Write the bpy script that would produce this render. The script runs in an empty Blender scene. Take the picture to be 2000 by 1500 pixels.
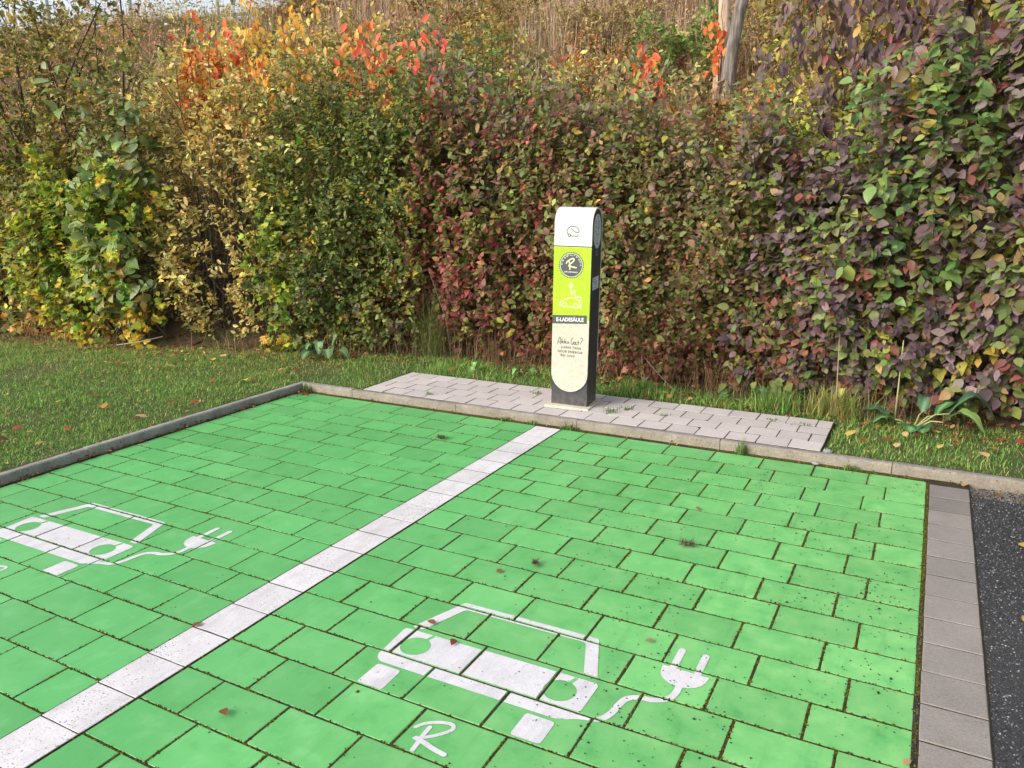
import bpy, math, random
import numpy as np
from mathutils import Vector, Matrix
from mathutils.geometry import tessellate_polygon

# ------------------------------------------------------------------ camera, sky, sun, exposure
S = bpy.context.scene
COL = S.collection
cam_d = bpy.data.cameras.new("camera"); cam = bpy.data.objects.new("camera", cam_d); COL.objects.link(cam)
CX, CY, CZ = 3.9248, -4.8432, 1.6187
YAW, PITCH, ROLL = -0.4930, 0.2404, -0.0096
f = Vector((math.sin(YAW)*math.cos(PITCH), math.cos(YAW)*math.cos(PITCH), -math.sin(PITCH)))
r = Vector((math.cos(YAW), -math.sin(YAW), 0)); u = r.cross(f)
r2 = math.cos(ROLL)*r + math.sin(ROLL)*u; u2 = -math.sin(ROLL)*r + math.cos(ROLL)*u
M = Matrix(((r2.x, u2.x, -f.x, CX), (r2.y, u2.y, -f.y, CY), (r2.z, u2.z, -f.z, CZ), (0, 0, 0, 1)))
cam.matrix_world = M
cam_d.sensor_width = 36.0; cam_d.lens = 1526.4/2000*36.0
cam_d.clip_start = 0.05; cam_d.clip_end = 800
S.camera = cam

SUN_AZ, SUN_EL = math.radians(-146), math.radians(33)
w = bpy.data.worlds.new("World"); S.world = w; w.use_nodes = True
nt = w.node_tree
sky = nt.nodes.new("ShaderNodeTexSky"); sky.sky_type = 'NISHITA'; sky.sun_disc = False
sky.sun_elevation = SUN_EL; sky.sun_rotation = SUN_AZ
sky.air_density = 1.0; sky.dust_density = 3.0; sky.ozone_density = 0.5
hs_ = nt.nodes.new("ShaderNodeHueSaturation"); hs_.inputs['Saturation'].default_value = .5   # thin veil of cloud
nt.links.new(sky.outputs[0], hs_.inputs['Color']); nt.links.new(hs_.outputs[0], nt.nodes["Background"].inputs[0]); nt.nodes["Background"].inputs[1].default_value = 0.15
sun_d = bpy.data.lights.new("sun", 'SUN'); sun_d.energy = 1.02; sun_d.angle = math.radians(30); sun_d.color = (1.0, 0.91, 0.78)
sun = bpy.data.objects.new("sun", sun_d); COL.objects.link(sun)
sd = Vector((math.sin(SUN_AZ)*math.cos(SUN_EL), math.cos(SUN_AZ)*math.cos(SUN_EL), math.sin(SUN_EL)))
sun.rotation_euler = sd.to_track_quat('Z', 'Y').to_euler(); sun.location = sd*40
S.view_settings.view_transform = 'Standard'; S.view_settings.look = 'None'
S.view_settings.exposure = 0.93; S.view_settings.gamma = 1.0
S.view_settings.use_curve_mapping = False
S.cycles.max_bounces = 6; S.cycles.diffuse_bounces = 3; S.cycles.transmission_bounces = 3
S.cycles.use_denoising = True

rng = np.random.default_rng(7); random.seed(7)

# ------------------------------------------------------------------ helpers
def lin(c):
    if isinstance(c, str):
        c = tuple(int(c[i:i+2], 16)/255 for i in (0, 2, 4))
    return tuple((v/12.92 if v <= .04045 else ((v+.055)/1.055)**2.4) for v in c)

def tag(o, label=None, cat=None, group=None, kind=None):
    if label: o['label'] = label
    if cat: o['category'] = cat
    if group: o['group'] = group
    if kind: o['kind'] = kind
    return o
def empty(name, loc, rot=(0, 0, 0)):
    o = bpy.data.objects.new(name, None); COL.objects.link(o); o.location = loc; o.rotation_euler = rot
    o.empty_display_size = .1
    return o
def link(name, me, parent=None, loc=None):
    o = bpy.data.objects.new(name, me); COL.objects.link(o)
    if parent is not None: o.parent = parent
    if loc is not None: o.location = loc
    return o
def mesh(name, V, F, mat, smooth=False):
    me = bpy.data.meshes.new(name); me.from_pydata([tuple(v) for v in V], [], [tuple(q) for q in F])
    mats = mat if isinstance(mat, (list, tuple)) else [mat]
    for m in mats: me.materials.append(m)
    if smooth: me.polygons.foreach_set('use_smooth', [True]*len(me.polygons))
    me.update(); return me
def obj(name, V, F, mat, parent=None, smooth=False, loc=None):
    return link(name, mesh(name, V, F, mat, smooth), parent, loc)

class Geo:
    "collects boxes, tubes and other simple solids"
    def __init__(s): s.V = []; s.F = []
    def add(s, V, F):
        n = len(s.V); s.V += [tuple(v) for v in V]; s.F += [tuple(i+n for i in q) for q in F]; return s
    def box(s, x0, y0, z0, x1, y1, z1, b=0.0):
        if b <= 0:
            V = [(x, y, z) for z in (z0, z1) for x, y in ((x0, y0), (x1, y0), (x1, y1), (x0, y1))]
            F = [(3, 2, 1, 0), (4, 5, 6, 7)]+[(i, (i+1) % 4, 4+(i+1) % 4, 4+i) for i in range(4)]
        else:
            V = [(x, y, z0) for x, y in ((x0, y0), (x1, y0), (x1, y1), (x0, y1))]
            V += [(x, y, z1-b) for x, y in ((x0, y0), (x1, y0), (x1, y1), (x0, y1))]
            V += [(x, y, z1) for x, y in ((x0+b, y0+b), (x1-b, y0+b), (x1-b, y1-b), (x0+b, y1-b))]
            F = [(3, 2, 1, 0), (8, 9, 10, 11)]
            for k in (0, 4): F += [(k+i, k+(i+1) % 4, k+4+(i+1) % 4, k+4+i) for i in range(4)]
        return s.add(V, F)
    def tube(s, pts, radii, n=6, cap=True):
        pts = [Vector(p) for p in pts]; V = []; F = []
        for i, p in enumerate(pts):
            t = (pts[min(i+1, len(pts)-1)]-pts[max(i-1, 0)]).normalized()
            a = Vector((0, 0, 1)) if abs(t.z) < .9 else Vector((1, 0, 0))
            e1 = t.cross(a).normalized(); e2 = t.cross(e1)
            rr = float(radii[i] if hasattr(radii, '__len__') else radii)
            for k in range(n):
                an = 2*math.pi*k/n; V.append(p+rr*(math.cos(an)*e1+math.sin(an)*e2))
        for i in range(len(pts)-1):
            for k in range(n):
                F.append((i*n+k, i*n+(k+1) % n, (i+1)*n+(k+1) % n, (i+1)*n+k))
        if cap: F.append(tuple(range(n))[::-1]); F.append(tuple((len(pts)-1)*n+k for k in range(n)))
        return s.add(V, F)
    def build(s, name, mat, parent=None, smooth=False): return obj(name, s.V, s.F, mat, parent, smooth)

def bulk_mesh(name, chunks, mat):
    "chunks: (V (m,n,3), template faces, C (m,3) or (m,n,3)) -> one mesh with a colour attribute"
    Vs, Ls, Ts, Cs, base = [], [], [], [], 0
    for V, faces, C in chunks:
        m, n = V.shape[:2]
        if m == 0: continue
        tl = np.array([i for q in faces for i in q]); tt = np.array([len(q) for q in faces])
        Ls.append((tl[None, :]+(np.arange(m)*n)[:, None]+base).ravel()); Ts.append(np.tile(tt, m))
        Vs.append(V.reshape(-1, 3)); C = np.asarray(C)
        if C.ndim == 2: C = np.repeat(C[:, None, :], n, 1)
        Cs.append(C.reshape(-1, 3)); base += m*n
    V = np.concatenate(Vs); L = np.concatenate(Ls); T = np.concatenate(Ts); C = np.concatenate(Cs)
    me = bpy.data.meshes.new(name)
    me.vertices.add(len(V)); me.vertices.foreach_set('co', V.astype(np.float32).ravel())
    me.loops.add(len(L)); me.loops.foreach_set('vertex_index', L.astype(np.int32))
    me.polygons.add(len(T)); st = np.concatenate([[0], np.cumsum(T)[:-1]])
    me.polygons.foreach_set('loop_start', st.astype(np.int32))
    me.update(calc_edges=True)
    at = me.color_attributes.new('col', 'FLOAT_COLOR', 'POINT')
    at.data.foreach_set('color', np.concatenate([C, np.ones((len(C), 1))], 1).astype(np.float32).ravel())
    me.materials.append(mat); me.validate(); return me
def nrm(a): return a/(np.linalg.norm(a, axis=-1, keepdims=True)+1e-9)

# ------------------------------------------------------------------ materials
def nodes(name):
    m = bpy.data.materials.new(name); m.use_nodes = True; t = m.node_tree
    return m, t, t.nodes["Principled BSDF"]
def N(t, k, **kw):
    n = t.nodes.new(k)
    for a, v in kw.items(): setattr(n, a, v)
    return n
def noise(t, vec, scale, detail=4, rough=.55):
    n = N(t, "ShaderNodeTexNoise"); n.inputs['Scale'].default_value = scale; n.inputs['Detail'].default_value = detail
    n.inputs['Roughness'].default_value = rough; t.links.new(vec, n.inputs['Vector']); return n.outputs['Fac']
def ramp(t, fac, stops):
    n = N(t, "ShaderNodeValToRGB"); e = n.color_ramp.elements
    while len(e) > 1: e.remove(e[-1])
    e[0].position = stops[0][0]; e[0].color = (*stops[0][1], 1)
    for p, c in stops[1:]:
        x = e.new(p); x.color = (*c, 1)
    t.links.new(fac, n.inputs[0]); return n.outputs[0]
def mix(t, fac, a, b, mode='MIX'):
    n = N(t, "ShaderNodeMix"); n.data_type = 'RGBA'; n.blend_type = mode
    for k, v in ((0, fac), (6, a), (7, b)):
        if isinstance(v, (int, float)): n.inputs[k].default_value = v
        elif isinstance(v, tuple): n.inputs[k].default_value = (*v, 1)
        else: t.links.new(v, n.inputs[k])
    return n.outputs[2]
def step(t, fac, a, b):
    n = N(t, "ShaderNodeMapRange"); n.inputs[1].default_value = a; n.inputs[2].default_value = b; t.links.new(fac, n.inputs[0]); return n.outputs[0]
def geo_pos(t): return N(t, "ShaderNodeNewGeometry").outputs['Position']
def bump(t, bs, h, strength, dist):
    n = N(t, "ShaderNodeBump"); n.inputs['Strength'].default_value = strength; n.inputs['Distance'].default_value = dist
    t.links.new(h, n.inputs['Height']); t.links.new(n.outputs[0], bs.inputs['Normal'])
def plain(name, c, rough=.5, spec=.5, metal=0):
    m, t, b = nodes(name); c = lin(c) if isinstance(c, str) else c
    b.inputs['Base Color'].default_value = (*c, 1); b.inputs['Roughness'].default_value = rough
    b.inputs['Specular IOR Level'].default_value = spec; b.inputs['Metallic'].default_value = metal
    return m
def grainy(name, c1, c2, scale=6, fine=90, rough=.85, bstr=.4, bd=.004, specks=None, objvar=0.0, mottled=.5, spec=.3, chips=None):
    "two-colour mottle with fine grain; optional dark specks; per-object brightness shift"
    m, t, b = nodes(name); p = geo_pos(t)
    n1 = noise(t, p, scale, 5, .6); n2 = noise(t, p, fine, 3, .7)
    c = ramp(t, n1, [(.5-mottled*.35, c1), (.5+mottled*.35, c2)])
    c = mix(t, .35, c, ramp(t, n2, [(.3, tuple(v*.6 for v in c1)), (.7, tuple(min(v*1.25, 1) for v in c2))]))
    if specks:
        col, sc, th = specks
        n3 = noise(t, p, sc, 2, .5); patch = noise(t, p, 4.5, 2, .5)
        mm = N(t, "ShaderNodeMath", operation='MULTIPLY_ADD'); t.links.new(patch, mm.inputs[0]); mm.inputs[1].default_value = .25; t.links.new(n3, mm.inputs[2])
        c = mix(t, step(t, mm.outputs[0], th, th+.03), c, col)
    if chips:
        n7 = noise(t, p, 48, 3, .6); c = mix(t, step(t, n7, .66, .70), c, chips)
        mp = N(t, "ShaderNodeMapping"); mp.inputs['Scale'].default_value = (6, .9, 1); mp.inputs['Rotation'].default_value = (0, 0, .25); t.links.new(p, mp.inputs['Vector'])
        n8 = noise(t, mp.outputs[0], 2.4, 6, .7); c = mix(t, step(t, n8, .50, .85), c, tuple(v*.72 for v in c1))
    if objvar:
        oi = N(t, "ShaderNodeObjectInfo"); mr = N(t, "ShaderNodeMapRange"); t.links.new(oi.outputs['Random'], mr.inputs[0])
        mr.inputs[3].default_value = 1-objvar; mr.inputs[4].default_value = 1+objvar
        hs = N(t, "ShaderNodeHueSaturation"); t.links.new(mr.outputs[0], hs.inputs['Value']); t.links.new(c, hs.inputs['Color']); c = hs.outputs[0]
    t.links.new(c, b.inputs['Base Color']); b.inputs['Roughness'].default_value = rough; b.inputs['Specular IOR Level'].default_value = spec
    bump(t, b, n2, bstr, bd); return m
def bark(name, c1, c2, sz):
    m, t, b = nodes(name); p = geo_pos(t); mp = N(t, "ShaderNodeMapping"); mp.inputs['Scale'].default_value = (1, 1, .12); t.links.new(p, mp.inputs['Vector'])
    n1 = noise(t, mp.outputs[0], sz, 6, .7); c = ramp(t, n1, [(.36, tuple(v*.4 for v in c1)), (.5, c1), (.66, c2)]); t.links.new(c, b.inputs['Base Color']); b.inputs['Roughness'].default_value = .95; bump(t, b, n1, .9, .03); return m
def leaf_mat(name, trans=.35, rough=.5, spec=.35):
    m, t, b = nodes(name); a = N(t, "ShaderNodeAttribute", attribute_name='col')
    nz = noise(t, geo_pos(t), 60, 3, .6)
    c = mix(t, .5, a.outputs['Color'], ramp(t, nz, [(.3, (.55, .55, .55)), (.7, (1.25, 1.25, 1.25))]), 'MULTIPLY')
    c = mix(t, .55, a.outputs['Color'], c)
    t.links.new(c, b.inputs['Base Color']); b.inputs['Roughness'].default_value = rough; b.inputs['Specular IOR Level'].default_value = spec
    tr = N(t, "ShaderNodeBsdfTranslucent"); t.links.new(c, tr.inputs[0])
    mx = N(t, "ShaderNodeMixShader"); mx.inputs[0].default_value = trans
    t.links.new(b.outputs[0], mx.inputs[1]); t.links.new(tr.outputs[0], mx.inputs[2])
    t.links.new(mx.outputs[0], t.nodes["Material Output"].inputs[0]); return m

def green_paint_mat():
    m, t, b = nodes("green_paint"); p = geo_pos(t)
    n1 = noise(t, p, 1.3, 3, .5); n2 = noise(t, p, 9, 4, .6); n3 = noise(t, p, 160, 2, .6); n4 = noise(t, p, 38, 3, .7)
    c = ramp(t, n1, [(.3, (.094, .39, .110)), (.7, (.128, .437, .141))])
    c = mix(t, step(t, n2, .52, .72), c, (.15, .455, .165)); c = mix(t, step(t, n2, .44, .26), c, (.085, .35, .095))
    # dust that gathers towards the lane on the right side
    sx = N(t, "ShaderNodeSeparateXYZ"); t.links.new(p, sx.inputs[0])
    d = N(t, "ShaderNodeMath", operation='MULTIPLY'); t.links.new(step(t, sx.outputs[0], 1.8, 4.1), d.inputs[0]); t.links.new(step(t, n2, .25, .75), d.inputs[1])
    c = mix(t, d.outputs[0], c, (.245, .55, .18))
    c = mix(t, step(t, n4, .70, .76), c, (.10, .30, .10))
    # tyre scuffs: long faint smears along the bay, and pits where the stone shows
    mp = N(t, "ShaderNodeMapping"); mp.inputs['Scale'].default_value = (7, .8, 1); mp.inputs['Rotation'].default_value = (0, 0, .25); t.links.new(p, mp.inputs['Vector'])
    n5 = noise(t, mp.outputs[0], 2.2, 6, .7); c = mix(t, step(t, n5, .56, .80), c, (.10, .33, .11)); c = mix(t, step(t, n5, .42, .22), c, (.175, .46, .185))
    n6 = noise(t, p, 85, 2, .5); c = mix(t, step(t, n6, .715, .74), c, (.20, .26, .19))
    oi = N(t, "ShaderNodeObjectInfo"); mr = N(t, "ShaderNodeMapRange"); t.links.new(oi.outputs['Random'], mr.inputs[0]); mr.inputs[3].default_value = .88; mr.inputs[4].default_value = 1.08
    hs = N(t, "ShaderNodeHueSaturation"); t.links.new(mr.outputs[0], hs.inputs['Value']); t.links.new(c, hs.inputs['Color'])
    t.links.new(hs.outputs[0], b.inputs['Base Color'])
    b.inputs['Roughness'].default_value = .52; b.inputs['Specular IOR Level'].default_value = .45
    bump(t, b, n3, .25, .002); return m

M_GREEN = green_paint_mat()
M_WHITE_STONE = grainy("white_painted_stone", (.53, .515, .525), (.68, .665, .68), 9, 220, .7, .3, .002, specks=((.085, .08, .075), 150, .79), objvar=.06, chips=(.40, .39, .38))
M_WHITE_PAINT = grainy("white_road_paint", (.53, .52, .54), (.68, .665, .695), 11, 240, .6, .25, .002, specks=((.18, .18, .18), 150, .84), chips=(.30, .36, .30))
M_BORDER = grainy("grey_border_stone", (.19, .170, .155), (.27, .243, .225), 7, 150, .9, .6, .003, specks=((.06, .055, .05), 120, .84), objvar=.17, mottled=.8)
M_PLATFORM = grainy("pale_platform_stone", (.46, .42, .405), (.54, .495, .48), 5, 140, .85, .35, .003, specks=((.22, .2, .18), 110, .89), objvar=.06)
M_KERB = grainy("kerb_concrete", (.15, .13, .095), (.37, .325, .26), 9, 70, .9, .6, .004, specks=((.10, .09, .07), 34, .80), objvar=.06, mottled=.8)
M_KERB_DARK = grainy("weathered_kerb_top", (.15, .135, .12), (.30, .27, .245), 9, 90, .95, .6, .004, specks=((.09, .085, .08), 60, .84), objvar=.06)
M_KERB_GREY = grainy("grey_kerb_concrete", (.18, .165, .15), (.38, .355, .325), 6, 90, .9, .6, .004, specks=((.08, .08, .08), 40, .82), objvar=.06)
M_BED = grainy("mossy_joint_bed", (.022, .018, .008), (.055, .045, .012), 14, 180, 1, .8, .006)
M_ASPHALT = grainy("dark_asphalt", (.028, .028, .029), (.078, .078, .080), 25, 170, .9, 1.0, .010, specks=((.16, .165, .175), 240, .86), mottled=1)
M_SOIL = grainy("leafy_soil", (.055, .036, .020), (.16, .11, .055), 5, 45, 1, .8, .03)
M_TURF = grainy("turf_soil", (.05, .07, .02), (.10, .12, .04), 3, 60, 1, .8, .02)
M_LEAF = leaf_mat("leaf_surface"); M_GRASS = leaf_mat("grass_blade", .3, .6, .25); M_DRY = leaf_mat("dry_stalk", .15, .8, .15)
M_BIGLEAF = leaf_mat("glossy_leaf", .3, .42, .45)
M_BARK = grainy("dark_bark", (.05, .04, .03), (.12, .095, .075), 20, 120, .95, .7, .01)
M_GREYBARK = bark("weathered_trunk", (.20, .17, .145), (.38, .34, .30), 26)
M_PALEBARK = bark("pale_trunk", (.48, .34, .24), (.68, .52, .40), 14)
M_MOSS = leaf_mat("moss", .05, 1.0, .1)
M_STONE = leaf_mat("grit", 0.0, .8, .3)
def anth():
    m, t, b = nodes("anthracite_paint"); p = geo_pos(t); sx = N(t, "ShaderNodeSeparateXYZ"); t.links.new(p, sx.inputs[0])
    d = N(t, "ShaderNodeMath", operation='MULTIPLY'); t.links.new(step(t, sx.outputs[2], .24, .08), d.inputs[0]); t.links.new(step(t, noise(t, p, 30, 4, .7), .3, .8), d.inputs[1])
    c = mix(t, d.outputs[0], (.040, .045, .053), (.16, .14, .115)); t.links.new(c, b.inputs['Base Color']); b.inputs['Roughness'].default_value = .42; b.inputs['Specular IOR Level'].default_value = .4
    return m
M_ANTH = anth()
M_CAP = plain("white_enamel", (.62, .61, .595), .45, .35)
M_CREAM = grainy("cream_foil", (.52, .455, .345), (.59, .55, .485), 7, 40, .4, .05, .001, mottled=.9, spec=.4)
M_LIME = grainy("lime_foil", (.36, .57, .022), (.42, .63, .03), 6, 40, .35, .05, .001, spec=.4)
M_DARKPRINT = plain("dark_grey_print", (.085, .085, .088), .5, .3)
M_BLACKPRINT = plain("black_print", (.02, .02, .02), .5, .3)
M_GREYPRINT = plain("grey_print", (.10, .10, .098), .6, .2)
M_FAINT = plain("faint_print", (.62, .58, .48), .6, .2)
M_WPRINT = plain("white_print", (.72, .72, .70), .5, .3)
M_YPRINT = plain("pale_lime_print", (.66, .74, .42), .5, .3)
M_LABEL = plain("pale_blue_label", (.52, .58, .62), .35, .4)
M_RED = plain("red_print", (.55, .12, .08), .5, .3)
M_PLINTH = grainy("plinth_concrete", (.52, .45, .35), (.64, .57, .47), 9, 120, .9, .3, .003)
M_RAIL = plain("pale_green_metal", (.33, .42, .36), .5, .4)

# ------------------------------------------------------------------ terrain
HX = [-60, -30, -9, -5.4, -3.2, -1.56, 0, 1.6, 2.94, 4, 6, 40]; HY = [-13, -5.6, -.6, .15, .5, 1.0, 1.46, 1.35, 1.1, 1.0, .95, .9]
def hedge_y(x): return np.interp(x, HX, HY)
LAWN_Z = 0.048
def ground_z(x, y):
    x = np.asarray(x, float); y = np.asarray(y, float); d = y-hedge_y(x)
    up = np.clip(d-.35, 0, 9.2)*.585; z = LAWN_Z+up
    b = .10*np.sin(1.3*x+.6*y)*np.sin(.9*y-.5*x+1)+.05*np.sin(3.1*x-1.7*y)
    z = z+b*np.clip(d-.3, 0, 1.5)/1.5 + .012*np.sin(2.7*x+1.1)*np.sin(3.3*y)*np.clip(np.abs(y)*2, 0, 1)
    return z-np.clip(d-11, 0, 60)*.12
def grid(x0, x1, y0, y1, dx, keep, zf):
    xs = np.arange(x0, x1+1e-6, dx); ys = np.arange(y0, y1+1e-6, dx); X, Y = np.meshgrid(xs, ys); Z = zf(X, Y)
    V = np.stack([X, Y, Z], -1).reshape(-1, 3); nx = len(xs); F = []
    for j in range(len(ys)-1):
        for i in range(nx-1):
            if keep(xs[i]+dx/2, ys[j]+dx/2): F.append((j*nx+i, j*nx+i+1, (j+1)*nx+i+1, (j+1)*nx+i))
    used = sorted({i for q in F for i in q}); mp = {v: k for k, v in enumerate(used)}
    return V[used], [tuple(mp[i] for i in q) for q in F]
g = Geo(); g.box(-300, -300, -.4, 300, 300, -.07)
tag(g.build("ground", M_ASPHALT), kind='structure', label='wide dark ground sheet under the whole car park')
V, F = grid(-30, 14, -9, 24, .25, lambda x, y: y-hedge_y(x) > .3, ground_z)
tag(obj("embankment", V, F, M_SOIL, smooth=True), kind='structure', label='steep soil bank rising behind the hedge')
# lawn: left of the side kerb, and behind the back kerb
xs1 = np.concatenate([np.arange(-30, -8, .5), np.arange(-8, -.76, .12), [-.757]])
def strip(xs, y0f, y1f, n, zf):
    V = []; F = []
    for x in xs:
        a, b_ = y0f(x), y1f(x)
        for k in range(n+1):
            y = a+(b_-a)*k/n; V.append((x, y, float(zf(x, y))))
    for i in range(len(xs)-1):
        for k in range(n): F.append((i*(n+1)+k, (i+1)*(n+1)+k, (i+1)*(n+1)+k+1, i*(n+1)+k+1))
    return V, F
lw = Geo()
lw.add(*strip(xs1, lambda x: -9.0, lambda x: hedge_y(x)+.55, 60, ground_z))
lw.add(*strip(np.arange(-.757, 14, .1), lambda x: .053, lambda x: hedge_y(x)+.55, 14, ground_z))
tag(lw.build("lawn", M_TURF, smooth=True), kind='structure', label='lawn between the kerbs and the hedge')

# ------------------------------------------------------------------ paving
PIT = .1986; PL = .2985
rects = []           # (x0,y0,x1,y1,zc,sx,sy) of every green paver top
_pm = {}
def paver_mesh(nm, wx, wy, mat, h=.06, b=.004):
    k = (nm, round(wx, 3), round(wy, 3), random.randrange(3))
    if k not in _pm:
        # outline with a few extra points per side so the edges are not ruler straight
        def ring(ins, z, jit):
            P = []
            for (ax, ay, bx, by) in ((-1, -1, 1, -1), (1, -1, 1, 1), (1, 1, -1, 1), (-1, 1, -1, -1)):
                for s in (0, .3, .68):
                    x = (ax+(bx-ax)*s)*(wx/2-ins); y = (ay+(by-ay)*s)*(wy/2-ins)
                    if s: x += random.uniform(-jit, jit)*(ay != by); y += random.uniform(-jit, jit)*(ax != bx)
                    P.append((x, y, z))
            return P
        j = random.getstate()
        a = ring(b, 0, .0012); bb = ring(0, -b*.8, .0010); c = ring(0, -h, 0); n = len(a)
        F = [tuple(range(n))]
        for q in (0, n):
            F += [(q+n+i, q+n+(i+1) % n, q+(i+1) % n, q+i) for i in range(n)]
        _pm[k] = mesh(nm, a+bb+c, F, mat)
    return _pm[k]
def lay(nm, x0, y0, x1, y1, mat, parent, z=0, gx=.008, gy=.007, jz=.0007, tilt=.003, rec=False, b=.0016):
    x0 += gx/2; x1 -= gx/2; y0 += gy/2; y1 -= gy/2
    o = link(nm, paver_mesh(nm, x1-x0, y1-y0, mat, b=b), parent)
    zc = z+random.uniform(-jz, jz); sx = random.uniform(-tilt, tilt); sy = random.uniform(-tilt, tilt)
    ax, ay = random.uniform(-.0008, .0008), random.uniform(-.0008, .0008)
    cx, cy = (x0+x1)/2+ax, (y0+y1)/2+ay
    rz = random.uniform(-.004, .004)
    o.matrix_basis = Matrix.Translation((cx, cy, zc)) @ Matrix(((1, 0, 0, 0), (0, 1, 0, 0), (sx, sy, 1, 0), (0, 0, 0, 1))) @ Matrix.Rotation(rz, 4, 'Z')
    if rec: rects.append((x0+ax, y0+ay, x1+ax, y1+ay, zc, sx, sy))
    return o
def bed(name, x0, y0, x1, y1, label, z=-.0014):
    g = Geo(); g.box(x0, y0, -.05, x1, y1, z); o = g.build(name, M_BED); tag(o, kind='structure', label=label); return o
Y0 = -.052
joints = []           # segments where moss grows: (x0,y0,x1,y1,width,density)
bayR = bed("parking_bay", 1.744, -7, 4.03, -.001, 'right green painted parking bay beside the grey edging')
bayL = bed("parking_bay", -.70, -7, 1.545, -.001, 'left green painted parking bay along the side kerb')
NR = 20
for k in range(NR):
    yt = Y0-k*PIT; yb = yt-PIT
    xs = [1.745]+[(1.93 if k % 2 == 0 else 2.03)+PL*i for i in range(8)]
    xs = [x for x in xs if x < 3.96]+[4.021]
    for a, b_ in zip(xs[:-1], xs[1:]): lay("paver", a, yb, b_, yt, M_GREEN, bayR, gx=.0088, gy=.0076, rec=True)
    for a in xs[1:-1]: joints.append((a, yb, a, yt, .009, 1.0))
    joints.append((1.745, yb, 4.01, yb, .007, .8)); joints.append((4.0265, yb, 4.0265, yt, .0201, 1.9 if k < 11 else .5))
    xs = [-.20+PL*i for i in range(-1, 6)] if k % 2 == 0 else [-.12+PL*i for i in range(-1, 6)]
    x_first = -.672+random.uniform(0, .012)
    xs = [x_first]+[x for x in xs if -.6 < x < 1.48]+[1.545]
    for a, b_ in zip(xs[:-1], xs[1:]): lay("paver", a, yb, b_, yt, M_GREEN, bayL, gx=.0055, gy=.0065, rec=True)
    for a in xs[1:-1]: joints.append((a, yb, a, yt, .006, .5))
    joints.append((-.67, yb, 1.545, yb, .008, .9)); joints.append((-.685, yb, -.685, yt, .02, 1.8))
joints.append((-.66, -.026, 4.0, -.026, .026, 2.0))
div = bed("dividing_line", 1.546, -7, 1.743, -.001, 'white line of painted stones between the two green bays', .0008)
k = 0; y = -.062
while y > -4.1:
    lay("white_stone", 1.547, y-PIT, 1.742, y, M_WHITE_STONE, div, z=.002, gx=.004, gy=.005, b=.002); y -= PIT
joints.append((1.744, -4, 1.744, -.05, .007, .35)); joints.append((1.546, -4, 1.546, -.05, .005, .3))
edg = bed("edging_strip", 4.031, -7, 4.2305, -.001, 'grey edging strip between the right bay and the asphalt', .0006)
y = -.0933
while y > -4.1:
    lay("grey_stone", 4.034, y-PIT, 4.228, y, M_BORDER, edg, z=.003, gx=.003, gy=.006, b=.003, jz=.0010, tilt=.002); y -= PIT
# asphalt lane on the right
V, F = grid(4.2305, 9.03, -7, -.001, .2, lambda x, y: True, lambda x, y: -.004+.003*np.sin(3*x)*np.sin(2.3*y))
tag(obj("asphalt", V, F, M_ASPHALT, smooth=True), kind='structure', label='dark rough asphalt lane beyond the grey edging')

# ------------------------------------------------------------------ kerbs
KH = .0626
def kerb_stone(L, mats, parent, mtx):
    wd = .052; prof = [(0, -.10), (0, KH-.014), (.004, KH-.004), (.012, KH), (wd-.006, KH), (wd, KH-.006), (wd, -.10)]
    n = len(prof); ns = 9; V = []; F = []
    for i in range(ns+1):
        x = .002+(L-.004)*i/ns
        for p, q in prof: V.append((x, p+random.uniform(-.0012, .0012), q+random.uniform(-.0012, .0012)*(q > 0)))
    for i in range(ns):
        for j in range(n-1): F.append((i*n+j, (i+1)*n+j, (i+1)*n+j+1, i*n+j+1))
    F.append(tuple(range(n))); F.append(tuple(ns*n+j for j in range(n))[::-1])
    me = mesh("kerb_stone", V, F, mats)
    for p in me.polygons: p.material_index = 1 if p.normal.z > .3 else 0
    o = link("kerb_stone", me, parent); o.matrix_basis = mtx; return o
kb = empty("kerb", (0, 0, 0)); tag(kb, kind='structure', label='concrete kerb along the back of the green bays')
edges = [-.70, -.1657]+[-.1657+i for i in range(1, 12)]
for a, b_ in zip(edges[:-1], edges[1:]):
    kerb_stone(b_-a, [M_KERB, M_KERB_DARK], kb, Matrix.Translation((a, 0, random.uniform(-.003, .003))) @ Matrix.Rotation(random.uniform(-.002, .002), 4, 'Z'))
ks = empty("kerb", (0, 0, 0)); tag(ks, kind='structure', label='grey kerb along the left side of the bays')
for i in range(7):
    # runs along -y; its face looks to +x
    m = Matrix.Translation((-.702+random.uniform(-.002, .002), .052-i*1.0, random.uniform(-.003, .003))) @ Matrix.Rotation(-math.pi/2, 4, 'Z') @ Matrix.Scale(-1, 4, (0, 1, 0))
    m = Matrix.Translation((-.702+random.uniform(-.002, .002), .052-(i+1)*1.0, random.uniform(-.003, .003))) @ Matrix.Rotation(math.pi/2, 4, 'Z')
    kerb_stone(1.0, [M_KERB_GREY, M_KERB_GREY], ks, m)

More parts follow.
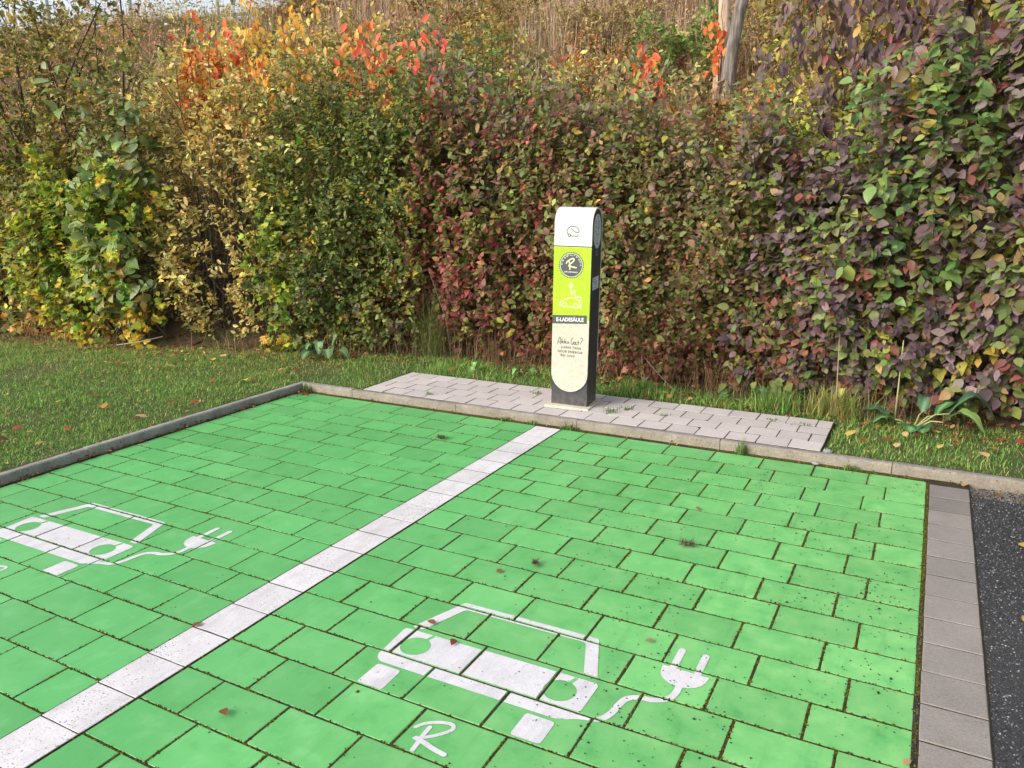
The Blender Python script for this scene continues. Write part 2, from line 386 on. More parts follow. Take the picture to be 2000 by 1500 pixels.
# ------------------------------------------------------------------ paved platform behind the kerb
pf = empty("paved_platform", (0, 0, 0)); tag(pf, kind='structure', label='small paved platform of pale stones under the charging column')
g = Geo(); g.box(-.105, .053, -.05, 3.437, .757, KH-.0024); o = g.build("bedding", M_BED, pf)
PW = .1962; PD = .1755
for rw in range(4):
    y0 = .054+rw*PD; xs = [-.096]; x = 3.435-PW*18
    xs = [3.435-PW*i for i in range(19)] if rw % 2 == 0 else [3.435]+[3.435-PW*(i+.5) for i in range(18)]+[3.435-PW*18]
    xs = sorted(xs)
    for a, b_ in zip(xs[:-1], xs[1:]):
        lay("platform_stone", a, y0, b_, y0+PD, M_PLATFORM, pf, z=KH-.001, gx=.006, gy=.006, jz=.0012, tilt=.005, b=.0018)
    for a in xs[1:-1]: joints.append((a, y0, a, y0+PD, .004, .12))

# ------------------------------------------------------------------ painted symbols on the bays
def clip_rect(poly, x0, y0, x1, y1):
    for ax, lim, sg in ((0, x0, 1), (0, x1, -1), (1, y0, 1), (1, y1, -1)):
        out = []
        for i in range(len(poly)):
            a, b_ = poly[i-1], poly[i]; da = sg*(a[ax]-lim); db = sg*(b_[ax]-lim)
            if (da >= 0) != (db >= 0):
                t = da/(da-db); out.append((a[0]+(b_[0]-a[0])*t, a[1]+(b_[1]-a[1])*t))
            if db >= 0: out.append(b_)
        poly = out
        if len(poly) < 3: return []
    return poly
def smooth_line(P, n=6):
    P = [Vector((*p, 0)) for p in P]; out = []
    for i in range(len(P)-1):
        p0 = P[max(i-1, 0)]; p1 = P[i]; p2 = P[i+1]; p3 = P[min(i+2, len(P)-1)]
        for k in range(n):
            t = k/n; out.append(.5*((2*p1)+(p2-p0)*t+(2*p0-5*p1+4*p2-p3)*t*t+(3*p1-p0-3*p2+p3)*t**3))
    out.append(P[-1]); return [(v.x, v.y) for v in out]
def stroke(P, wd, smooth=True, caps=True):
    "triangles of a ribbon with round ends"
    if smooth and len(P) > 2: P = smooth_line(P)
    L = []; R = []; n = len(P)
    for i in range(n):
        a = P[max(i-1, 0)]; b_ = P[min(i+1, n-1)]; dx, dy = b_[0]-a[0], b_[1]-a[1]; l = math.hypot(dx, dy) or 1
        h = wd/2
        L.append((P[i][0]-dy/l*h, P[i][1]+dx/l*h)); R.append((P[i][0]+dy/l*h, P[i][1]-dx/l*h))
    T = []
    for i in range(n-1): T += [(L[i], R[i], R[i+1]), (L[i], R[i+1], L[i+1])]
    if caps:
        for c, s0 in ((0, L[0]), (n-1, R[-1])):
            a0 = math.atan2(s0[1]-P[c][1], s0[0]-P[c][0]); pr = s0
            for k in range(1, 7):
                an = a0+math.pi*k/6; q = (P[c][0]+wd/2*math.cos(an), P[c][1]+wd/2*math.sin(an)); T.append((P[c], pr, q)); pr = q
    return T
def fill(*loops):
    vs = [[Vector((*p, 0)) for p in l] for l in loops]; flat = [p for l in loops for p in l]
    return [tuple(flat[i] for i in t) for t in tessellate_polygon(vs)]
def rounded(pts, rad=.012, n=4):
    out = []; m = len(pts)
    for i in range(m):
        p = Vector(pts[i]); a = (Vector(pts[i-1])-p); b_ = (Vector(pts[(i+1) % m])-p)
        d = min(rad, a.length*.45, b_.length*.45); a = p+a.normalized()*d; b_ = p+b_.normalized()*d
        for k in range(n+1):
            t = k/n; q = a*(1-t)**2+p*2*t*(1-t)+b_*t*t; out.append((q.x, q.y))
    return out
def circ(cx, cy, r_, n=28, rev=False):
    P = [(cx+r_*math.cos(2*math.pi*i/n), cy+r_*math.sin(2*math.pi*i/n)) for i in range(n)]
    return P[::-1] if rev else P
def head_hole(cx, cy, r_, slit_ang, slit_w, top):
    "round headlight hole with the stencil bridge slit that runs up from it"
    P = []; n = 30; a_ = math.radians(slit_ang); dw = slit_w/2/r_
    for i in range(n+1):
        an = a_+dw+(2*math.pi-2*dw)*i/n; P.append((cx+r_*math.cos(an), cy+r_*math.sin(an)))
    dx, dy = math.cos(a_), math.sin(a_); l = (top-cy)/dy
    e = (cx+dx*l, cy+dy*l); P += [(e[0]-dy*-slit_w/2, e[1]-dx*slit_w/2), (e[0]+dy*-slit_w/2, e[1]+dx*slit_w/2)]
    return P
def paint(name, tris, parent, off=(0, 0), lift=.0013, ins=.0025, mat=None):
    V = []; F = []
    for t in tris:
        t = [(p[0]+off[0], p[1]+off[1]) for p in t]
        bx0, bx1 = min(p[0] for p in t), max(p[0] for p in t); by0, by1 = min(p[1] for p in t), max(p[1] for p in t)
        ar = (t[1][0]-t[0][0])*(t[2][1]-t[0][1])-(t[2][0]-t[0][0])*(t[1][1]-t[0][1])
        if abs(ar) < 1e-9: continue
        if ar < 0: t = t[::-1]
        for (x0, y0, x1, y1, zc, sx, sy) in rects:
            if bx1 < x0 or bx0 > x1 or by1 < y0 or by0 > y1: continue
            q = clip_rect(t, x0+ins, y0+ins, x1-ins, y1-ins)
            if len(q) < 3: continue
            cx, cy = (x0+x1)/2, (y0+y1)/2; n = len(V)
            V += [(p[0]-parent.location.x, p[1]-parent.location.y, zc+sx*(p[0]-cx)+sy*(p[1]-cy)+lift) for p in q]
            F.append(tuple(range(n, n+len(q))))
    return obj(name, V, F, mat or M_WHITE_PAINT, parent)
def car_symbol(off, label):
    root = empty("painted_car_symbol", (2.68+off[0], -2.66+off[1], 0)); tag(root, label, 'ground marking', 'white electric car symbols on the green bays')
    body = rounded([(2.284, -2.675), (2.296, -2.668), (3.068, -2.661), (3.078, -2.675), (3.076, -2.832), (3.028, -2.891), (2.328, -2.894), (2.300, -2.868)], .02)
    tris = fill(body)
    h1 = circ(2.391, -2.757, .057); h2 = circ(2.972, -2.753, .057)
    tris = fill(body, h1[::-1], h2[::-1])
    paint("car_front", tris, root, off)
    # stencil bridges are bare green: thin green slits over the white
    for cx, cy in ((2.391, -2.757), (2.972, -2.753)):
        paint("stencil_gap", stroke([(cx+.014, cy+.052), (cx+.024, cy+.087)], .014, False, False), root, off, lift=.0019, mat=M_GREEN)
    paint("windscreen_frame", fill(rounded([(2.303, -2.652), (2.392, -2.405), (2.972, -2.403), (3.060, -2.638), (3.010, -2.640), (2.938, -2.448), (2.422, -2.452), (2.352, -2.652)], .014)), root, off)
    paint("wheel", fill(rounded([(2.334, -3.028), (2.335, -2.907), (2.434, -2.907), (2.438, -3.026)], .014)), root, off)
    paint("wheel", fill(rounded([(2.925, -3.022), (2.925, -2.906), (3.028, -2.907), (3.029, -3.020)], .014)), root, off)
    cab = [(3.046, -2.868), (3.075, -2.852), (3.103, -2.842), (3.144, -2.829), (3.166, -2.787), (3.174, -2.73), (3.187, -2.690), (3.222, -2.667), (3.263, -2.660), (3.302, -2.634), (3.318, -2.595), (3.319, -2.535)]
    paint("cable", stroke(cab, .024), root, off, lift=.0016)
    pl = [(3.232, -2.452), (3.398, -2.458)]+[(3.315+.080*math.cos(a), -2.478+.074*math.sin(a)) for a in np.linspace(0, -math.pi, 12)]
    paint("plug", fill(pl), root, off)
    for px in (3.270, 3.356): paint("prong", stroke([(px, -2.450), (px-.002, -2.336)], .026, False), root, off, lift=.0016)
    return root
car_symbol((0, 0), 'white electric car symbol with cable and plug painted on the right bay')
car_symbol((-2.362, -.014), 'white electric car symbol painted on the left bay, cut by the left picture edge')
def letter(off, label):
    root = empty("painted_letter", (2.72+off[0], -3.14+off[1], 0)); tag(root, label, 'ground marking', 'hand lettered white R marks on the bays')
    A = [(2.649, -3.126), (2.666, -3.099), (2.702, -3.074), (2.738, -3.064), (2.754, -3.071), (2.756, -3.090), (2.734, -3.122), (2.707, -3.149), (2.676, -3.170)]
    B = [(2.690, -3.108), (2.692, -3.147), (2.698, -3.19), (2.701, -3.219)]
    C = [(2.680, -3.168), (2.719, -3.176), (2.754, -3.185), (2.796, -3.191)]
    for l, (P, wd) in enumerate(((A, .0135), (B, .0155), (C, .018))): paint("brush_stroke", stroke(P, wd), root, off, lift=.0013+.0004*l)
letter((0, 0), 'white hand lettered R painted below the right car symbol')
letter((-2.362, -.018), 'white hand lettered R painted below the left car symbol, at the left picture edge')

# ------------------------------------------------------------------ charging column
col = empty("charging_column", (1.496, .290, .079), (0, .021, .083))
tag(col, 'white, lime and dark grey charging column standing on the pale paved platform', 'charging station')
CW, CD, CH = .278, .24, 1.437
SH = .010
def arch(y0, y1, z0, top, n=20):
    rr = (y1-y0)/2; c = (y0+y1)/2
    return [(y0, z0)]+[(c-rr*math.cos(math.pi*i/n), top-rr+rr*math.sin(math.pi*i/n)) for i in range(n+1)]+[(y1, z0)]
pr = arch(SH, CD-SH, 0, CH-SH); n = len(pr)
V = [(x, p, q) for x in (0, CW) for p, q in pr]
F = [tuple(range(n))[::-1], tuple(range(n, 2*n))]+[(i, (i+1) % n, n+(i+1) % n, n+i) for i in range(n)]
F[0] = tuple(range(n)); F[1] = tuple(range(n, 2*n))[::-1]
body = obj("body", V, F, M_ANTH, col)
def flip_fix(o):
    import bmesh
    bm = bmesh.new(); bm.from_mesh(o.data); bmesh.ops.recalc_face_normals(bm, faces=bm.faces); bm.to_mesh(o.data); bm.free()
flip_fix(body)
SEAM = 1.167
def shell(profile_o, profile_i, x0, x1):
    V = []; n = len(profile_o)
    for x in (x0, x1):
        V += [(x, *p) for p in profile_o]+[(x, *p) for p in profile_i]
    F = []
    for i in range(n-1):
        F += [(i, i+1, 2*n+i+1, 2*n+i), (n+i, 3*n+i, 3*n+i+1, n+i+1), (i, n+i, n+i+1, i+1), (2*n+i, 2*n+i+1, 3*n+i+1, 3*n+i)]
    F += [(0, 2*n, 3*n, n), (n-1, 2*n-1, 4*n-1, 3*n-1)]
    return V, F
po = arch(0, CD, SEAM+.003, CH, 48); pi_ = arch(SH, CD-SH, SEAM+.003, CH-SH, 48)
capo = obj("cap", *shell(po, pi_, -.001, CW+.002), M_CAP, col); flip_fix(capo)
# front and rear panels with a half-round lower end
def u_plate(y0, y1, ztop, zc, x0, x1, name, mat):
    rr = (x1-x0)/2; P = [(x1, ztop), (x0, ztop)]+[((x0+x1)/2-rr*math.cos(math.pi*i/28), zc-rr*math.sin(math.pi*i/28)) for i in range(29)]
    n = len(P); V = [(a, y, b_) for y in (y0, y1) for a, b_ in P]
    F = [tuple(range(n)), tuple(range(n, 2*n))[::-1]]+[(i, (i+1) % n, n+(i+1) % n, n+i) for i in range(n)]
    o = obj(name, V, F, mat, col); flip_fix(o); return o
fp = u_plate(0, SH, SEAM-.003, .243, -.001, CW+.001, "front_panel", M_CREAM)
u_plate(CD-SH, CD, SEAM-.003, .243, -.001, CW+.001, "rear_panel", M_CAP)
def decal(name, tris, mat, off, parent=fp):
    V = []; F = []
    for t in tris:
        ar = (t[1][0]-t[0][0])*(t[2][1]-t[0][1])-(t[2][0]-t[0][0])*(t[1][1]-t[0][1])
        if abs(ar) < 1e-12: continue
        if ar < 0: t = t[::-1]
        n = len(V); V += [(p[0], -off, p[1]) for p in t]; F.append((n, n+1, n+2))
    return obj(name, V, F, mat, parent)
decal("lime_sticker", fill([(-.0005, SEAM-.004), (-.0005, .655), (CW, .642), (CW, SEAM-.004)]), M_LIME, .0008)
decal("sticker_seam", stroke([(0, .865), (.09, .864)], .0012, False, False)+stroke([(.23, .858), (CW, .857)], .0012, False, False)+stroke([(.0, .722), (.06, .722)], .0012, False, False), plain("seam_line", (.36, .5, .03)), .0012)
# round toothed badge
bc = (.1325, 1.035); tp = []
for i in range(88):
    rr = .0965 if i % 2 == 0 else .0885
    for da in (-.35, .35):
        an = 2*math.pi*(i+da)/88; tp.append((bc[0]+rr*math.cos(an), bc[1]+rr*math.sin(an)))
tp2 = []
for i in range(44):
    for da, rr in ((-.3, .0885), (-.18, .0965), (.18, .0965), (.3, .0885)):
        an = 2*math.pi*(i+da)/44; tp2.append((bc[0]+rr*math.cos(an), bc[1]+rr*math.sin(an)))
bad = decal("badge", fill(tp2), M_DARKPRINT, .0014)
ring = []
for i in range(56):
    a0, a1 = 2*math.pi*i/56, 2*math.pi*(i+1)/56
    p = [(bc[0]+q*math.cos(a), bc[1]+q*math.sin(a)) for q, a in ((.0815, a0), (.0855, a0), (.0855, a1), (.0815, a1))]
    ring += [(p[0], p[1], p[2]), (p[0], p[2], p[3])]
decal("badge_ring", ring, M_YPRINT, .0020)
def zb(P): return [(bc[0]+(x-720)*.000165, bc[1]-(y-770)*.0001495) for x, y in P]
RA = zb([(490, 690), (540, 600), (640, 520), (740, 460), (810, 450), (840, 490), (820, 560), (760, 630), (690, 700), (640, 760), (595, 795)])
RB = zb([(622, 600), (640, 700), (648, 800), (660, 960)]); RC = zb([(600, 795), (680, 820), (800, 850), (945, 875)])
for l, (P, wd) in enumerate(((RA, .0085), (RB, .0095), (RC, .0095))): decal("badge_letter", stroke(P, wd), M_YPRINT, .0020+.0004*l)

def text_tris(s, size, bold=0.0, spacing=1.0):
    cu = bpy.data.curves.new("t", 'FONT'); cu.body = s; cu.size = size; cu.offset = bold; cu.space_character = spacing; cu.resolution_u = 3
    cu.align_x = 'LEFT'; ob = bpy.data.objects.new("t", cu); COL.objects.link(ob)
    dg = bpy.context.evaluated_depsgraph_get(); dg.update()
    me = bpy.data.meshes.new_from_object(ob.evaluated_get(dg)); me.calc_loop_triangles()
    T = [tuple((me.vertices[i].co.x, me.vertices[i].co.y) for i in t.vertices) for t in me.loop_triangles]
    bpy.data.objects.remove(ob); bpy.data.curves.remove(cu); bpy.data.meshes.remove(me)
    return T
def fit(T, x0, x1, z0, z1, ang=0):
    xs = [p[0] for t in T for p in t]; ys = [p[1] for t in T for p in t]
    ax, bx, ay, by = min(xs), max(xs), min(ys), max(ys); c, s = math.cos(ang), math.sin(ang); out = []
    for t in T:
        q = []
        for p in t:
            a = (p[0]-ax)/(bx-ax)*(x1-x0); b_ = (p[1]-ay)/(by-ay)*(z1-z0); q.append((x0+a*c-b_*s, z0+a*s+b_*c))
        out.append(tuple(q))
    return out
# lettering round the badge
arc = "51° 29' 08.007\" N | 7° 07' 56.21\" O"
T = []; nn = len(arc)
for i, ch in enumerate(arc):
    if ch == ' ': continue
    an = math.radians(178-176*i/(nn-1)); tt = text_tris(ch, .0125, .0004)
    if not tt: continue
    xs = [p[0] for t in tt for p in t]; mx = (min(xs)+max(xs))/2; rot = an-math.pi/2; rr = .0665
    for t in tt:
        T.append(tuple((bc[0]+rr*math.cos(an)+(p[0]-mx)*math.cos(rot)-p[1]*math.sin(rot), bc[1]+rr*math.sin(an)+(p[0]-mx)*math.sin(rot)+p[1]*math.cos(rot)) for p in t))
decal("badge_text", T, M_WPRINT, .0020)
decal("badge_text", fit(text_tris("CAFÉ & RESTAURANT", .02, .0006), *[v for v in (bc[0]-.054, bc[0]+.050, bc[1]-.053, bc[1]-.042)]), M_WPRINT, .0024)
# car and plug pictogram
def zc_(P): return [(.1325+(x-720)*.000165+.025*((730+y)*.0001495), bc[1]-(730+y)*.0001495) for x, y in P]
pict = [[(205, 1190), (225, 1060), (280, 990), (440, 930), (620, 850), (780, 830), (940, 860), (1050, 930), (1100, 1050), (1100, 1260), (1060, 1270)],
        [(205, 1190), (260, 1245), (320, 1250)], [(520, 1255), (830, 1265)],
        [(715, 380), (715, 560), (725, 630), (760, 655), (800, 620), (825, 520), (870, 480), (915, 540), (915, 700), (940, 760), (1010, 770), (1150, 770), (1190, 810), (1195, 1000), (1190, 1180), (1150, 1290), (1110, 1270)]]
for l, P in enumerate(pict): decal("pictogram_line", stroke(zc_(P), .0072), M_YPRINT, .0014+.0003*l)
for k, (x, y) in enumerate(((415, 1180), (935, 1200))):
    c_ = zc_([(x, y)])[0]; decal("pictogram_wheel", stroke(circ(c_[0], c_[1], .0165, 24)+[(c_[0]+.0165, c_[1])], .0075, False, False), M_YPRINT, .0026)
decal("pictogram_plug", fill(zc_([(635, 170), (800, 170), (815, 260), (790, 330), (740, 400), (690, 400), (645, 330), (620, 260)])), M_YPRINT, .0026)
for x in (690, 762): decal("pictogram_prong", stroke(zc_([(x, 180), (x, 105)]), .006, False), M_YPRINT, .0030)
c_ = zc_([(718, 260)])[0]; decal("pictogram_slot", fill(circ(c_[0], c_[1], .0065, 12)), M_LIME, .0031)
# dark banner
decal("banner", fill([(-.0005, .606), (.262, .622), (.262, .682), (-.0005, .669)]), M_DARKPRINT, .0016)
decal("banner_text", fit(text_tris("E-LADESÄULE", .04, .0011), .030, .239, .624, .659, .052), M_WPRINT, .0021)
def za(P): return [((x-20)*.0001655, .405-(y-1015)*.0001495) for x, y in P]
hand = [[(270, 690), (310, 520), (345, 370), (380, 320), (402, 350), (410, 480), (425, 670)], [(275, 572), (430, 560)],
        [(492, 380), (478, 480), (470, 612)], [(472, 570), (520, 505), (545, 515), (520, 555), (490, 570), (530, 600), (570, 605)],
        [(622, 380), (604, 490), (595, 612)], [(598, 570), (648, 505), (672, 515), (650, 555), (615, 570), (655, 600), (695, 605)],
        [(732, 490), (728, 570), (752, 610), (785, 570), (805, 500), (802, 570), (828, 590)],
        [(985, 330), (945, 330), (915, 450), (912, 560), (945, 630), (990, 605), (1045, 530), (1050, 485), (1020, 515), (1018, 590), (1060, 620), (1110, 570), (1140, 490), (1110, 510), (1100, 590), (1150, 630), (1200, 580)],
        [(1238, 440), (1232, 540), (1235, 625)], [(1236, 560), (1262, 505), (1285, 500)],
        [(1350, 318), (1390, 290), (1438, 325), (1425, 400), (1380, 470), (1352, 550)], [(1338, 600), (1342, 604)]]
for l, P in enumerate(hand): decal("handwriting", stroke(za(P), .0040), M_GREYPRINT, .0012+.0003*(l % 3))
for s, (x0, x1, y0, y1) in (("DANN TANK", (455, 1400, 865, 745)), ("NEUE ENERGIE", (300, 1460, 1075, 950)), ("BEI UNS!", (440, 1110, 1272, 1155))):
    a, b_ = za([(x0, y0)])[0], za([(x1, y1)])[0]
    decal("printed_text", fit(text_tris(s, .03, .0003, 1.12), a[0], b_[0], a[1], b_[1]), M_GREYPRINT, .0014)
star = []
for i in range(9):
    an = 2*math.pi*i/9+.3; q = .03+.03*((i*37) % 5)/5
    star += stroke([(.195+.006*math.cos(an), .255+.006*math.sin(an)), (.195+q*math.cos(an+.15), .255+q*math.sin(an+.15)), (.195+q*1.2*math.cos(an+.05), .255+q*1.2*math.sin(an))], .0011, True, False)
decal("faint_drawing", star[:], M_FAINT, .0011)
# emblem on the cap
def zk(P): return [(.1375+(x-715)*.0001027, 1.273-(y-750)*.0000933) for x, y in P]
decal("emblem", stroke(zk([(590, 550), (700, 660), (800, 750), (920, 820), (1040, 845), (1130, 800), (1150, 700), (1100, 570), (980, 460), (840, 400), (700, 390), (540, 420), (400, 520), (310, 650), (280, 780), (320, 900), (375, 985)]), .0048), M_BLACKPRINT, .0008, capo)
c_ = zk([(455, 1050)])[0]; decal("emblem", stroke(circ(c_[0], c_[1], .0093, 20)+[(c_[0]+.0093, c_[1])], .0046, False, False), M_BLACKPRINT, .0012, capo)
decal("emblem", stroke(zk([(560, 1080), (650, 1100), (790, 1100), (900, 1100), (955, 1148), (1010, 1135), (1050, 1055), (1110, 1000)]), .0044), M_BLACKPRINT, .0016, capo)
# side plate with round ends, reader and rating label
def side_plate(name, P, x0, x1, mat, parent):
    n = len(P); V = [(x, a, b_) for x in (x0, x1) for a, b_ in P]
    F = [tuple(range(n)), tuple(range(n, 2*n))]+[(i, (i+1) % n, n+(i+1) % n, n+i) for i in range(n)]
    o = obj(name, V, F, mat, parent); flip_fix(o); return o
py0, py1, pz0, pz1 = .043, .197, 1.150, 1.392; rr = (py1-py0)/2; pc = (py0+py1)/2
pill = [(pc+rr*math.cos(a), pz1-rr*1.25+rr*1.25*math.sin(a)) for a in np.linspace(0, math.pi, 14)]+[(pc-rr*math.cos(a), pz0+rr*1.25-rr*1.25*math.sin(a)) for a in np.linspace(0, math.pi, 14)]
plate = side_plate("info_plate", pill, CW, CW+.004, M_LABEL, col)
def side_mark(name, y0, z0, y1, z1, mat, parent, x): return obj(name, [(x, y0, z0), (x, y1, z0), (x, y1, z1), (x, y0, z1)], [(0, 1, 2, 3)], mat, parent)
X_ = CW+.0045
side_mark("info_symbol", .108, 1.372, .128, 1.379, M_DARKPRINT, plate, X_)
for i in range(3): side_mark("info_symbol", .110+.006*i, 1.362-.008*i, .118+.006*i, 1.366-.008*i, M_GREYPRINT, plate, X_)
for i in range(5):
    for j in range(2):
        side_mark("info_line", .058+.066*j, 1.338-.011*i, .105+.066*j-.008*(i % 3), 1.3415-.011*i, M_GREYPRINT, plate, X_)
side_mark("info_symbol", .128, 1.277, .137, 1.302, M_DARKPRINT, plate, X_)
side_mark("info_symbol", .060, 1.264, .076, 1.277, M_RED, plate, X_)
side_mark("info_line", .075, 1.250, .150, 1.2535, M_GREYPRINT, plate, X_)
for i in range(6): side_mark("info_line", .062, 1.238-.008*i, .130-.01*(i % 2), 1.2405-.008*i, plain("light_line", (.40, .45, .48)), plate, X_)
side_mark("info_symbol", .095, 1.183, .140, 1.189, M_DARKPRINT, plate, X_)
rd = side_plate("card_reader", rounded([(.095, 1.098), (.155, 1.098), (.155, 1.140), (.095, 1.140)], .018), CW, CW+.005, plain("reader_grey", (.11, .13, .13), .4), col)
for i in range(2): side_mark("reader_slot", .105+.024*i, 1.108, .121+.024*i, 1.130, M_GREYPRINT, rd, CW+.0055)
lb = side_plate("rating_label", [(.052, .855), (.190, .862), (.190, .952), (.052, .945)], CW, CW+.0015, plain("label_white", (.55, .60, .66), .4), col)
side_mark("label_line", .066, .932, .115, .937, M_GREYPRINT, lb, CW+.002); side_mark("label_symbol", .066, .913, .082, .922, M_BLACKPRINT, lb, CW+.002)
for i in range(4): side_mark("label_line", .092, .917-.008*i, .15-.01*(i % 2), .9205-.008*i, M_GREYPRINT, lb, CW+.002)
side_mark("label_line", .063, .866, .16, .880, plain("label_grey", (.36, .40, .44)), lb, CW+.002)
g = Geo(); g.box(-.004, .03, SEAM-.003, CW+.003, CD-.03, SEAM+.003); g.build("seam", M_BLACKPRINT, col)
g = Geo(); g.box(-.032, -.055, -.020, CW+.034, CD+.03, -.0003, .004); g.build("base_plate", M_PLINTH, col)
g = Geo()
for y_, z_ in ((.11, .72), (.15, .69)): g.tube([(CW-.002, y_, z_), (CW+.003, y_, z_)], .004, 8)
g.build("screw", M_GREYPRINT, col)

# ------------------------------------------------------------------ leaves and shrubs
_F = [(0, 1, 4), (1, 2, 5, 4), (2, 6, 5), (2, 3, 6), (0, 7, 1), (1, 7, 8, 2), (2, 8, 9), (2, 9, 3)]
OVAL = (np.array([(0, 0, 0), (.26, 0, .03), (.62, 0, .02), (1, 0, -.07), (.17, .36, .06), (.43, .49, .07), (.77, .27, .02), (.17, -.36, .06), (.43, -.49, .07), (.77, -.27, .02)]), _F)
HANG = (np.array([(0, 0, 0), (.28, 0, -.02), (.66, 0, -.09), (1, 0, -.22), (.18, .30, .03), (.48, .46, .02), (.80, .30, -.09), (.18, -.30, .03), (.48, -.46, .02), (.80, -.30, -.09)]), _F)
SMALL = (np.array([(0, 0, 0), (.5, .5, .10), (1, 0, 0), (.5, -.5, .10)]), [(0, 2, 1), (0, 3, 2)])
SMALL2 = (np.array([(0, 0, 0), (.38, .5, .08), (.8, .36, .05), (1, 0, -.05), (.8, -.36, .05), (.38, -.5, .08)]), [(0, 3, 2, 1), (0, 5, 4, 3)])
_a = [(0, 0), (.05, .30), (.22, .50), (.34, .28), (.58, .46), (.62, .18), (1, 0), (.62, -.18), (.58, -.46), (.34, -.28), (.22, -.50), (.05, -.30)]
MAPLE = (np.array([(.3, 0, .0)]+[(x, y, .10*abs(y)-.05*x) for x, y in _a]), [(0, i+1, (i+1) % 12+1)[::-1] for i in range(12)])
TEMPL = dict(oval=OVAL, hang=HANG, small=SMALL, round=SMALL2, maple=MAPLE)

def pick(pal, n, r_):
    cs = np.array([lin(c) for c, _ in pal]); ws = np.array([w_ for _, w_ in pal], float); ws /= ws.sum()
    return cs[r_.choice(len(cs), n, p=ws)]
_leafvar = {}
def leaf_variant(key, T, asp, col, mat):
    k = (key, round(asp, 2), tuple(np.round(col, 2)))
    if k not in _leafvar:
        V = T[0].copy()[None]; V[..., 1] *= asp
        _leafvar[k] = bulk_mesh("leaf", [(V, T[1], np.array([col]))], mat)
    return _leafvar[k]

